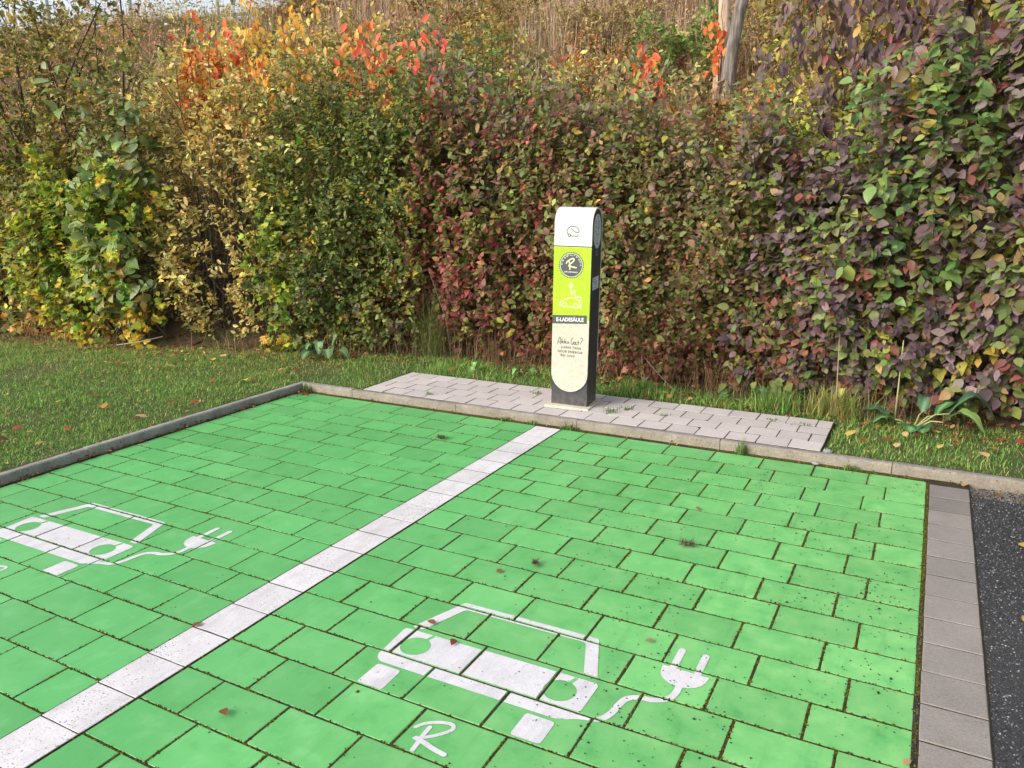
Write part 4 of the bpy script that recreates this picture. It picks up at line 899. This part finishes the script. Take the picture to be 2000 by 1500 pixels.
# ------------------------------------------------------------------ railing on top of the bank
rl = empty("metal_railing", (-16.5, 9.0, 5.0)); tag(rl, 'pale green metal railing on top of the bank at upper left', 'railing')
p0 = np.array([-22.4, 7.9]); p1 = np.array([-10.25, 11.2])
def rail_pt(s): q = p0+(p1-p0)*s; return float(q[0]), float(q[1]), 5.42
for i in range(6):
    x, y, z = rail_pt(i/5*1.0); g = Geo(); g.tube([(x+16.5, y-9, z-5.0-.5), (x+16.5, y-9, z-5.0+1.7)], .065, 8); g.build("post", M_RAIL, rl, True)
for dz in (.61,):
    a, b_ = rail_pt(0), rail_pt(1); g = Geo(); g.tube([(a[0]+16.5, a[1]-9, a[2]-5+dz), (b_[0]+16.5, b_[1]-9, b_[2]-5+dz)], .042, 8); g.build("rail", M_RAIL, rl, True)

# ------------------------------------------------------------------ grass, dry stalks, litter
def blades(name, P, h, wd, lean, pal, seed, mat, kind='stuff', curl=.5, label=None, patch=False):
    r_ = np.random.default_rng(seed); n = len(P); an = r_.uniform(0, 2*np.pi, n); d = np.stack([np.cos(an), np.sin(an), 0*an], -1); s = np.stack([-np.sin(an), np.cos(an), 0*an], -1)
    fld = 1+.45*np.sin(4.3*P[:, 0]+2.1*P[:, 1])*np.sin(5.7*P[:, 1]-1.3*P[:, 0])+.35*np.sin(13*P[:, 0]+3)*np.sin(11*P[:, 1]) if patch else np.ones(n)
    hh = (h[0]+(h[1]-h[0])*r_.random(n)**1.4*fld.clip(.15, 2))[:, None]; ln = (lean*np.abs(r_.normal(.6, .5, n)))[:, None]; ww = (wd*r_.uniform(.6, 1.3, n))[:, None]
    up = np.array([0, 0, 1.]); m1 = P+up*hh*.55+d*hh*ln*.35; t1 = P+up*hh*(1-.35*curl*np.minimum(ln, 1.2))+d*hh*ln
    V = np.stack([P-s*ww, P+s*ww, m1+s*ww*.75, m1-s*ww*.75, t1], 1); c = pick(pal, n, r_)*np.exp(r_.normal(0, .18, (n, 1)))
    C = np.repeat(np.clip(c, 0, .9)[:, None], 5, 1)
    o = link(name, bulk_mesh(name, [(V, [(0, 1, 2, 3), (3, 2, 4)], C)], mat)); tag(o, kind=kind, label=label); return o
r_ = np.random.default_rng(5)
GR = [('70a044', 4), ('88b054', 3.5), ('5e8c3e', 3.5), ('9cb062', 1.6), ('bcac74', 1.5)]
GRY = [('7c9848', 3), ('9caa58', 3), ('b8aa64', 3), ('6c8440', 2), ('c4b078', 2.5)]
def scatter(n, x0, x1, y0, y1, ok):
    x = r_.uniform(x0, x1, n); y = r_.uniform(y0, y1, n); k = ok(x, y); x, y = x[k], y[k]; return np.stack([x, y, ground_z(x, y)-.004], -1)
def patchy(x, y, th): return (np.sin(2.1*x+1.3*y)+np.sin(3.7*y-1.9*x+1)+np.sin(5.9*x+4.3*y+2)+r_.normal(0, .9, len(x))) > th
offpf = lambda x, y: ~((x > -.12) & (x < 3.455) & (y < .775))
P = scatter(190000, -7.5, -.775, -3.2, 1.4, lambda x, y: (y < hedge_y(x)+.02) & (x > -.9-(y+3.4)*1.9-2.5) & patchy(x, y, -1.5))
blades("grass", P, (.012, .042), .0026, 1.1, GR, 1, M_GRASS, patch=True, label='short mown grass on the left lawn')
P = scatter(60000, -7.5, -.9, -1.8, 1.4, lambda x, y: (y < hedge_y(x)+.1) & (r_.random(len(x)) < np.clip((y-hedge_y(x)+1.7)/1.5, .04, 1)))
blades("dry_grass", P, (.014, .05), .0024, 1.1, GRY, 2, M_GRASS, patch=True, label='yellowish worn grass near the foot of the left hedge')
P = scatter(46000, -.9, 6.5, .06, 1.5, lambda x, y: (y < hedge_y(x)+.05) & offpf(x, y) & patchy(x, y, -1.2))
blades("grass", P, (.016, .052), .0024, 1.0, GR, 3, M_GRASS, patch=True, label='grass strip between the platform and the hedge')
P = scatter(9000, -.4, 3.6, .70, 1.5, lambda x, y: (y < hedge_y(x)-.05) & offpf(x, y) & (np.sin(3*x+1)+np.sin(7.3*x)+r_.normal(0, .5, len(x)) > .4))
blades("grass", P, (.03, .10), .0028, 1.1, GR, 4, M_GRASS, label='longer grass tufts along the back of the platform')
DRY = [('947858', 4), ('b49c78', 2.5), ('7c6248', 4), ('65503c', 3)]
P = scatter(16000, -6.5, 6, -.6, 2.0, lambda x, y: (np.abs(y-hedge_y(x)-.05) < .26) & (np.sin(2.3*x)+np.sin(5.1*x+1)+r_.normal(0, .6, len(x)) > -.4))
blades("dry_stalks", P, (.06, .42), .0016, 1.1, DRY, 5, M_DRY, label='thin dry stalks at the foot of the hedge', curl=1.0)
P = scatter(1500, -.9, 2.6, .9, 1.9, lambda x, y: (np.abs(y-hedge_y(x)-.12) < .2))
blades("dry_stalks", P, (.15, .65), .0015, .8, DRY, 6, M_DRY, label='upright dry stems under the reddish dogwoods', curl=.3)
P = scatter(60000, -16, 7.5, -2, 13, lambda x, y: (y-hedge_y(x) > 1.6) & (y-hedge_y(x) < 12) & (np.sin(1.9*x+.8*y)+np.sin(3.1*x-1.3*y)+r_.normal(0, .6, len(x)) > -.5))
blades("dry_undergrowth", P, (.15, .75), .0038, .8, [('b09478', 4), ('c4a88c', 3), ('9c8468', 3), ('8c7c58', 2.4), ('d0b898', 1.5), ('a4806c', 2)], 7, M_DRY, label='tall dry weeds covering the bank', curl=.3)
P = scatter(26000, -9, 3, 2, 12, lambda x, y: (y-hedge_y(x) > 5.5) & (y-hedge_y(x) < 11.5) & (np.sin(1.3*x+.4*y)+np.sin(2.9*x+1)+r_.normal(0, .4, len(x)) > .3))
blades("tall_dry_grass", P, (.5, 1.25), .0036, .35, [('bca088', 4), ('ccb49c', 3), ('a88c78', 3)], 17, M_DRY, label='patches of tall pinkish tan grass high on the bank', curl=.3)
# small leaves on the weeds of the bank
P = scatter(110000, -16, 7.5, -2, 13, lambda x, y: (y-hedge_y(x) > 1.2) & (y-hedge_y(x) < 11.5)); n = len(P)
P[:, 2] += r_.uniform(0, .75, n)*(.6+.4*np.sin(P[:, 0]*2.7+P[:, 1])); X = nrm(r_.normal(0, 1, (n, 3))); Z = r_.normal(0, .5, (n, 3))+np.array([0, -.5, .6]); Z = nrm(Z-X*np.sum(Z*X, -1, keepdims=True)); Y = np.cross(Z, X)
sz = r_.uniform(.04, .085, n)
zone = (np.sin(.9*P[:, 0]+.5*P[:, 1])+np.sin(1.7*P[:, 1]-1.1*P[:, 0]))[:, None]
c = np.where(zone > .5, pick([('9ca058', 3), ('b8b060', 3), ('808c4c', 2)], n, r_), np.where(zone < -.6, pick([('c08c60', 3), ('cca068', 3), ('a4704c', 2)], n, r_), pick([('b8a070', 3), ('ccb078', 3), ('9c8c58', 2), ('c4945c', 1)], n, r_)))
T = SMALL; V = P[:, None]+sz[:, None, None]*(T[0][None, :, 0:1]*X[:, None]+T[0][None, :, 1:2]*.55*Y[:, None]+T[0][None, :, 2:3]*Z[:, None])
tag(link("weed_leaves", bulk_mesh("weed_leaves", [(V, T[1], c*np.exp(r_.normal(0, .2, (n, 1))))], M_LEAF)), kind='stuff', label='small yellow and tan leaves of the weeds on the bank')
# leaf litter along the hedge foot and in the kerb corner
def litter(name, P, L, pal, seed, label, lift=.01):
    q = np.random.default_rng(seed); n = len(P); P = P.copy(); P[:, 2] += q.uniform(.0, lift, n)
    an = q.uniform(0, 6.28, n); X = np.stack([np.cos(an), np.sin(an), q.normal(0, .25, n)], -1); X = nrm(X); Z = nrm(np.array([0, 0, 1.])+q.normal(0, .35, (n, 3))); Z = nrm(Z-X*np.sum(Z*X, -1, keepdims=True)); Y = np.cross(Z, X)
    s = L*q.uniform(.5, 1.4, n); T = OVAL; V = P[:, None]+s[:, None, None]*(T[0][None, :, 0:1]*X[:, None]+T[0][None, :, 1:2]*.6*Y[:, None]+T[0][None, :, 2:3]*1.6*Z[:, None])
    tag(link(name, bulk_mesh(name, [(V, T[1], pick(pal, n, q)*np.exp(q.normal(0, .2, (n, 1))))], M_LEAF)), kind='stuff', label=label)
LIT = [('8a5a3a', 3), ('a87048', 3), ('c09060', 2), ('6a4630', 3), ('c8a878', 1), ('b8502c', .6)]
P = scatter(18000, -6.5, 6, -.6, 2.2, lambda x, y: (np.abs(y-hedge_y(x)-.10) < .42)); litter("leaf_litter", P, .048, LIT, 1, 'fallen brown leaves along the foot of the hedge')
P = scatter(2600, -6.5, -.8, -2.6, 1.2, lambda x, y: (y < hedge_y(x)-.02) & (r_.random(len(x)) < np.clip((y-hedge_y(x)+1.9)/1.8, .25, 1))); P[:, 2] += .018; litter("leaf_litter", P, .028, [('c8a060', 3), ('d8b870', 2), ('a87848', 3), ('7a4c34', 2)], 2, 'small leaf scraps strewn over the left lawn')
x = np.concatenate([r_.uniform(-.68, -.55, 170), -.685+np.abs(r_.normal(0, .012, 260))]); y = np.concatenate([-.02-np.abs(r_.normal(0, .07, 170)), r_.uniform(-3, -.1, 260)]); litter("leaf_litter", np.stack([x, y, 0*x+.001], -1), .022, [('6a3c2c', 3), ('8a4a34', 3), ('a8704c', 2), ('4a3024', 2)], 3, 'dry leaf crumbs heaped in the kerb corner of the left bay', .02)
x = r_.uniform(-.6, 6, 120); y = -.012-np.abs(r_.normal(0, .010, 120)); litter("leaf_litter", np.stack([x, y, 0*x], -1), .020, LIT, 4, 'leaf crumbs along the back kerb', .01)

# single fallen leaves one can point at
def fallen(x, y, z, L, c, rot, label, group, asp=.65):
    o = bpy.data.objects.new("fallen_leaf", leaf_variant('fall', OVAL, asp, np.array(lin(c)), M_LEAF)); COL.objects.link(o)
    o.matrix_basis = Matrix.Translation((x, y, z)) @ Matrix.Rotation(rot, 4, 'Z') @ Matrix.Rotation(random.uniform(-.3, .3), 4, 'X') @ Matrix.Rotation(random.uniform(-.35, .05), 4, 'Y') @ Matrix.Scale(L, 4)
    tag(o, label, 'leaf', group); return o
R = random.Random(3)
CW_ = {'rust brown': 'b06438', 'ochre': 'c8904c', 'dark brown': '7a4a34', 'pale tan': 'dcb888', 'reddish': 'a04c38', 'straw yellow': 'd8bc68'}
def drift(n, sample, where, tail, group, Ls, lift):
    used = set(); k = 0; tries = 0
    while k < n and tries < 4000:
        tries += 1; x, y = sample()
        if y > hedge_y(x)-.2: continue
        cw = R.choice(list(CW_)); wh = where(x, y)
        if (cw, wh) in used: continue
        used.add((cw, wh)); k += 1
        fallen(x, y, float(ground_z(x, y))+lift, R.uniform(*Ls), CW_[cw], R.uniform(0, 6), f'{cw} fallen leaf {tail} {wh}', group)
def lawn_where(x, y):
    a = 'by the hedge' if hedge_y(x)-y < .75 else ('by the side kerb' if x > -1.75 else 'in open grass')
    b = 'near the kerb corner' if y > -.35 else ('towards the left picture edge' if x < -2.3 or y < -1.5 else 'halfway along')
    return a+' '+b
drift(44, lambda: (R.uniform(-5, -.9), R.uniform(-2.2, .6)), lawn_where, 'on the lawn', 'fallen leaves on the left lawn', (.05, .10), .035)
drift(16, lambda: (R.uniform(3.5, 4.6), R.uniform(.12, .80)), lambda x, y: ('next to the kerb' if y < .38 else 'below the purple hedge')+(' beside the platform' if x < 3.9 else ' near the picture edge'), 'in the right grass,', 'fallen leaves right of the platform', (.05, .10), .035)
drift(9, lambda: (R.uniform(-.1, 2.6), R.uniform(.80, 1.12)), lambda x, y: 'left of the column' if x < 1.4 else 'right of the column', 'in the grass behind the platform', 'fallen leaves behind the platform', (.05, .09), .03)
for i, (x, y, L, c, lab) in enumerate([(2.40, -2.12, .040, '8a5a40', 'small brown leaf on the green paving above the right car symbol'), (2.376, -2.60, .038, '8a5a40', 'curled brown leaf by the windscreen of the right car symbol'), (2.50, -2.66, .045, '7a4a2c', 'brown leaf on the bonnet edge of the right car symbol'),
        (1.55, -3.05, .045, '8a5638', 'red-brown leaf on the white dividing line'), (3.16, -2.33, .035, 'a88a68', 'pale leaf scrap above the plug of the right symbol'), (2.96, -1.02, .035, '9a6a48', 'brown leaf scrap in the middle of the right bay'),
        (2.50, -1.98, .045, '8c7a68', 'grey-brown crumpled leaf upper middle of the right bay'), (4.0, -2.62, .035, 'b89470', 'pale tan leaf at the edge of the right bay'), (2.05, -3.35, .05, '8a5638', 'rust leaf on the green paving at the bottom edge')]):
    fallen(x, y, .008, L, c, R.uniform(0, 6), lab, None)
for i, (x, y, c, lab) in enumerate([(4.42, -.75, 'c8b060', 'yellowish leaf upper on the dark asphalt'), (4.37, -1.55, 'c8a868', 'tan leaf lower on the dark asphalt'), (4.36, -.15, '9a6a40', 'brown leaf on the asphalt next to the kerb'), (4.2, -.05, 'd0a878', 'pale curled leaf at the kerb above the grey edging')]):
    fallen(x, y, .004, .06, c, R.uniform(0, 6), lab, None)

# ------------------------------------------------------------------ broad-leaved docks, tufts and weeds
def dock(label, x, y, leaves, pal, seed, name="dock_plant"):
    gz = float(ground_z(x, y)); q = np.random.default_rng(seed); root = empty(name, (x, y, gz)); tag(root, label, 'plant')
    for (an, ln, rise, wd) in leaves:
        a = math.radians(an); d = np.array([math.cos(a), math.sin(a), 0]); sd_ = np.array([-math.sin(a), math.cos(a), 0]); ln, rise, wd = ln*.86, rise*.8, wd*.72; V = []; F = []; C = []; cc = np.array(lin(pal[q.integers(len(pal))])); n = 9
        for i in range(n+1):
            s = i/n; p = d*ln*(.42+.58*s)+np.array([0, 0, rise*(math.sin(min(s*1.15+.25, 1.5)*2.0))-.0*s]); wv = wd*(math.sin(math.pi*min(s*.93+.05, 1))**.7)*(1+.08*math.sin(11*s+an))
            up = np.array([0, 0, 1.]); fold = .30*wv
            V += [p-sd_*wv+up*(fold+.008*math.sin(19*s)), p-sd_*wv*.5+up*fold*.35, p, p+sd_*wv*.5+up*fold*.35, p+sd_*wv+up*(fold+.008*math.cos(17*s))]
            C += [cc, cc, np.minimum(cc*2.0+.05, .7), cc, cc]
        for i in range(n):
            for j in range(4): F.append((i*5+j, i*5+j+1, (i+1)*5+j+1, (i+1)*5+j))
        me = bulk_mesh("leaf", [(np.array(V)[None], F, np.array(C)[None])], M_BIGLEAF); me.polygons.foreach_set('use_smooth', [True]*len(me.polygons)); lf = link("leaf", me, root)
        b0 = V[2]; g = Geo(); g.tube([(0, 0, -.01), tuple(np.array(b0)*np.array([.6, .6, .9])), tuple(b0)], [.006, .005, .004], 5, False); g.build("leaf_stalk", M_STALK, lf, True)
M_STALK = plain("pale_stalk", (.32, .36, .14), .6)
dock('broad dark green dock plant on the lawn edge below the dense green privet', -1.32, .98, [(-150, .30, .13, .085), (-95, .32, .11, .095), (-40, .34, .14, .10), (-10, .42, .12, .09), (-120, .22, .18, .08), (170, .28, .16, .08), (-65, .2, .22, .075), (60, .25, .26, .08)], ['5a7a4c', '4c6a44', '6a8658'], 1)
dock('two-leaved dock plant in the grass behind the right part of the platform', 2.78, 1.02, [(-160, .24, .10, .075), (-25, .2, .17, .075), (-5, .34, .05, .06)], ['5c8450', '4c7444'], 2)
dock('sprawling dock plant with broad wavy leaves below the purple dogwoods', 3.92, .90, [(178, .42, .12, .10), (-165, .30, .08, .09), (-95, .20, .05, .10), (-70, .2, .05, .09), (30, .40, .22, .11), (70, .36, .22, .10), (8, .56, .30, .10), (-20, .5, .2, .09)], ['4f7a48', '5c8a4c', '86a458', '44684a'], 3)
dock('small round-leaved weed in the grass behind the platform, left part', .35, 1.05, [(-150, .14, .08, .045), (-60, .15, .09, .05), (10, .14, .08, .045), (100, .12, .1, .04)], ['6a9a50', '7aa858'], 4, "broad_weed")
dock('small round-leaved weed in the grass behind the platform, nearer the column', .85, 1.12, [(-120, .15, .09, .05), (-30, .15, .09, .05), (-170, .12, .1, .04)], ['5c8a50', '6a9a54'], 5, "broad_weed")
dock('yellowing upright leaf standing at the foot of the purple dogwood', 3.42, 1.02, [(75, .12, .22, .035)], ['a8a848'], 6, "broad_weed")
# upright fine grass tuft in front of the crimson dogwood
def tuft(name, label, x, y, z, n, h, spread, wd, pal, seed, lean=.5, cat='plant', group=None):
    q = np.random.default_rng(seed); P = np.stack([q.normal(0, spread, n), q.normal(0, spread*.7, n), 0*q.random(n)-.004], -1)
    o = blades(name, P, h, wd, lean, pal, seed, M_GRASS, kind=None); o.location = (x, y, z); tag(o, label, cat, group); return o
tuft("grass_tuft", 'fine green rush-like tuft growing in front of the crimson dogwood', -.33, 1.45, float(ground_z(-.33, 1.45)), 230, (.35, .85), .10, .0017, [('66743c', 4), ('586838', 3), ('84845a', 2)], 71, .5)
tuft("grass_tuft", 'thick green grass tuft beside the two-leaved dock', 3.0, .98, float(ground_z(3, .98)), 420, (.08, .22), .09, .003, GR, 72, 1.0)
tuft("grass_tuft", 'yellowish arching grass tuft in front of the purple dogwood', 3.4, 1.0, float(ground_z(3.4, 1)), 380, (.10, .28), .10, .0026, GRY, 73, 1.1)
WG = 'small weeds in the kerb and paving joints'
for i, (x, y, z, n, h, lab) in enumerate([(1.28, -.02, 0, 60, .05, 'wide low weed patch in the kerb gutter left of the white line'), (1.50, -.02, 0, 40, .04, 'flat weed in the kerb gutter at the head of the white line'), (1.78, -.03, 0, 46, .07, 'grassy weed at the kerb just right of the white line'),
        (2.98, -.015, 0, 60, .13, 'tall feathery weed growing from the kerb under the right platform end'), (3.62, -.02, 0, 50, .05, 'flat dark weed in the kerb gutter right of the platform'), (1.98, .30, KH, 36, .06, 'grassy weed in the platform joints right of the column'),
        (2.04, .42, KH, 26, .05, 'thin weed in the platform joints, further behind the column'), (.50, .16, KH, 34, .04, 'dark leafy weed in the front joint of the left platform part'), (-.64, -.03, .0, 60, .10, 'green weed in the corner of the two kerbs'), (1.25, .55, KH, 30, .04, 'small weed left of the column on the platform'),
        (3.25, .60, KH, 24, .03, 'small rosette weed near the back right platform corner'), (3.05, .60, KH, 24, .03, 'small rosette weed by the back edge of the platform'), (4.55, -.22, -.01, 120, .09, 'grass tuft on the asphalt below the kerb'), (4.75, -.1, -.01, 90, .05, 'low leafy weeds along the kerb at the asphalt'), (2.35, .38, KH, 20, .03, 'tiny weed in the middle joints of the right platform part')]):
    tuft("weed_tuft", lab, x, y, z, n, (h*.4, h), .028 if h < .12 else .02, .0028, [('6a8a48', 3), ('4f7038', 3), ('8a9a50', 1)], 80+i, 1.0 if h < .1 else .4, 'weed', WG)
def clump(label, x, y, seed, k=1.0):
    q = np.random.default_rng(seed); n = int(130*k); P = np.stack([q.normal(0, .022*k, n), q.normal(0, .014*k, n), np.abs(q.normal(0, .006, n))+.001], -1)
    o = blades("moss_clump", P, (.008, .03), .0018, 1.6, [('5a4a3a', 3), ('7a6a58', 3), ('4a5030', 2)], seed, M_DRY, kind=None); o.location = (x, y, .001); tag(o, label, 'debris', 'dry moss clumps on the bays')
clump('dry brown moss clump lying in the right bay', 3.037, -1.476, 91); clump('dry moss clump lying in the left bay near the kerb', 1.104, -.612, 92); clump('small grey moss crumb in the upper right bay', 2.493, -1.976, 93, .45)

# stalks and broken stems that stand out
def stalk(label, pts, r0, c, name="dry_stem"):
    g = Geo(); g.tube(pts, [r0*(1-.5*i/(len(pts)-1)) for i in range(len(pts))], 5); o = g.build(name, plain("stalk_col", c, .7), None, True); tag(o, label, 'stem', 'single dry stems by the hedge')
stalk('pale green upright stem in front of the right purple dogwood', [(3.80, 1.0, .03), (3.80, 1.01, .3), (3.80, 1.0, .62)], .007, (.42, .42, .18))
stalk('thin tan upright stem by the yellow grass tuft', [(3.42, .92, .03), (3.415, .93, .3), (3.40, .94, .66)], .004, (.45, .33, .2))
stalk('long tan stem arching out of the reddish dogwoods', [(.05, 1.2, .05), (.02, 1.15, .5), (-.12, 1.1, .95)], .003, (.22, .165, .12))
stalk('slanting pale stem low behind the column', [(1.95, 1.15, .28), (2.2, 1.0, .12), (2.32, .95, .08)], .003, (.30, .24, .18))
stalk('grey dead stick lying at the foot of the left hedge', [(-3.6, .35, .09), (-3.3, .38, .14), (-2.95, .42, .22)], .008, (.3, .24, .18))

# ------------------------------------------------------------------ moss in the joints, grit on the right bay and asphalt
ps = []; cs = []; szs = []
q = np.random.default_rng(9)
for (x0, y0, x1, y1, wd, den) in joints:
    ln = math.hypot(x1-x0, y1-y0)
    if max(y0, y1) < -3.9: continue
    n = int(ln*230*den)
    if n < 1: continue
    t = q.random(n); x = x0+(x1-x0)*t; y = y0+(y1-y0)*t; nx, ny = -(y1-y0)/ln, (x1-x0)/ln; o_ = q.normal(0, wd*.36, n); x += nx*o_; y += ny*o_
    kp = (np.sin(1.7*x+2.3*y)+np.sin(4.1*y-3.3*x)+q.normal(0, .8, n)) > -.9
    x, y = x[kp], y[kp]; z = np.full(len(x), (KH-.003) if y0 > .03 else -.0016)
    ps.append(np.stack([x, y, z], -1)); szs.append(q.uniform(.0024, .0056, len(x))); cs.append(pick([('5c5c1a', 4), ('4e4c1a', 3), ('6c6c24', 1.5)] if wd > .02 else [('4a4a14', 4), ('5c5a1c', 3), ('3a3412', 3), ('6a6a24', 1.2), ('3c2c18', 2)], len(x), q))
P = np.concatenate(ps); s = np.concatenate(szs); C = np.concatenate(cs); n = len(P)
tv = np.array([(1, 0, 0), (0, 1, 0), (-1, 0, 0), (0, -1, 0), (0, 0, 1.1)]); an = q.uniform(0, 6.28, n); ca, sa = np.cos(an), np.sin(an)
V = np.stack([tv[None, :, 0]*ca[:, None]-tv[None, :, 1]*sa[:, None], tv[None, :, 0]*sa[:, None]+tv[None, :, 1]*ca[:, None], np.tile(tv[:, 2], (n, 1))*q.uniform(.7, 1.4, (n, 1))], -1)*s[:, None, None]+P[:, None]
tag(link("moss", bulk_mesh("moss", [(V, [(0, 1, 4), (1, 2, 4), (2, 3, 4), (3, 0, 4)], C)], M_MOSS)), kind='stuff', label='moss filling the paving joints')
def grit(name, P, s, C, label):
    n = len(P); tv = np.array([(1, 0, 0), (.2, .9, 0), (-.9, .2, 0), (-.1, -.9, 0), (.1, 0, .8), (0, 0, -.4)]); an = q.uniform(0, 6.28, n); ca, sa = np.cos(an), np.sin(an)
    V = np.stack([tv[None, :, 0]*ca[:, None]-tv[None, :, 1]*sa[:, None], tv[None, :, 0]*sa[:, None]+tv[None, :, 1]*ca[:, None], np.tile(tv[:, 2], (n, 1))], -1)*s[:, None, None]*q.uniform(.7, 1.3, (n, 1, 3))+P[:, None]
    tag(link(name, bulk_mesh(name, [(V, [(0, 1, 4), (1, 2, 4), (2, 3, 4), (3, 0, 4), (1, 0, 5), (2, 1, 5), (3, 2, 5), (0, 3, 5)], C)], M_STONE)), kind='stuff', label=label)
n = 2600; x = 4.0-np.abs(q.normal(0, .75, n)); y = q.uniform(-3.6, -.06, n); kp = (x > 1.8) & (np.sin(5*x+3*y)+np.sin(9*y-4*x)+q.normal(0, .8, n)+(-y-1.2)*.35 > .2); x, y = x[kp], y[kp]; n = len(x)
grit("grit", np.stack([x, y, 0*x+.0015], -1), q.uniform(.0014, .0042, n)*np.where(q.random(n) < .06, 1.7, 1), pick([('2a2c30', 4), ('3c3c3e', 3), ('4a4038', 2), ('20221c', 2)], n, q), 'dark grit scattered over the right bay')
n = 260; x = q.uniform(-.5, 1.5, n); y = q.uniform(-3, -.1, n); grit("grit", np.stack([x, y, 0*x+.0015], -1), q.uniform(.0012, .003, n), pick([('2a2c30', 4), ('4a4038', 3)], n, q), 'a few dark crumbs on the left bay')
n = 900; x = 4.025+q.normal(0, .005, n); y = q.uniform(-3.6, -1.6, n); grit("grit", np.stack([x, y, 0*x-.003], -1), q.uniform(.0025, .006, n), pick([('3a3c42', 4), ('5a5c60', 2), ('2a2c30', 3)], n, q), 'gravel in the wide joint beside the grey edging')
n = 30000; x = 4.235+np.abs(q.normal(0, .5, n)); y = q.uniform(-3.6, -.02, n); grit("grit", np.stack([x, y, 0*x-.004], -1), q.uniform(.0016, .0062, n), pick([('2c2d30', 5), ('424345', 5), ('626365', 3), ('8e8f90', .8)], n, q), 'loose chippings on the dark asphalt')
n = 5; 
for i, (x, y, z, s_, lab) in enumerate([(3.47, .09, .055, .03, 'grey pebble at the right front corner of the platform'), (3.42, -.022, .004, .022, 'blue-grey pebble in the gutter below the platform end')]):
    g = Geo(); V = []; 
    for k in range(5):
        for j in range(8):
            a = 2*math.pi*j/8; e_ = math.pi*(k/4-.5); V.append((s_*math.cos(a)*max(math.cos(e_), .05)*random.uniform(.85, 1.1), s_*.7*math.sin(a)*max(math.cos(e_), .05), s_*.55*math.sin(e_)))
    F = [(k*8+j, k*8+(j+1) % 8, (k+1)*8+(j+1) % 8, (k+1)*8+j) for k in range(4) for j in range(8)]+[tuple(range(8))[::-1], tuple(range(32, 40))]
    o = obj("pebble", V, F, grainy("pebble_grey", (.2, .2, .21), (.34, .34, .36), 40, 200), None, False, (x, y, z)); tag(o, lab, 'stone')
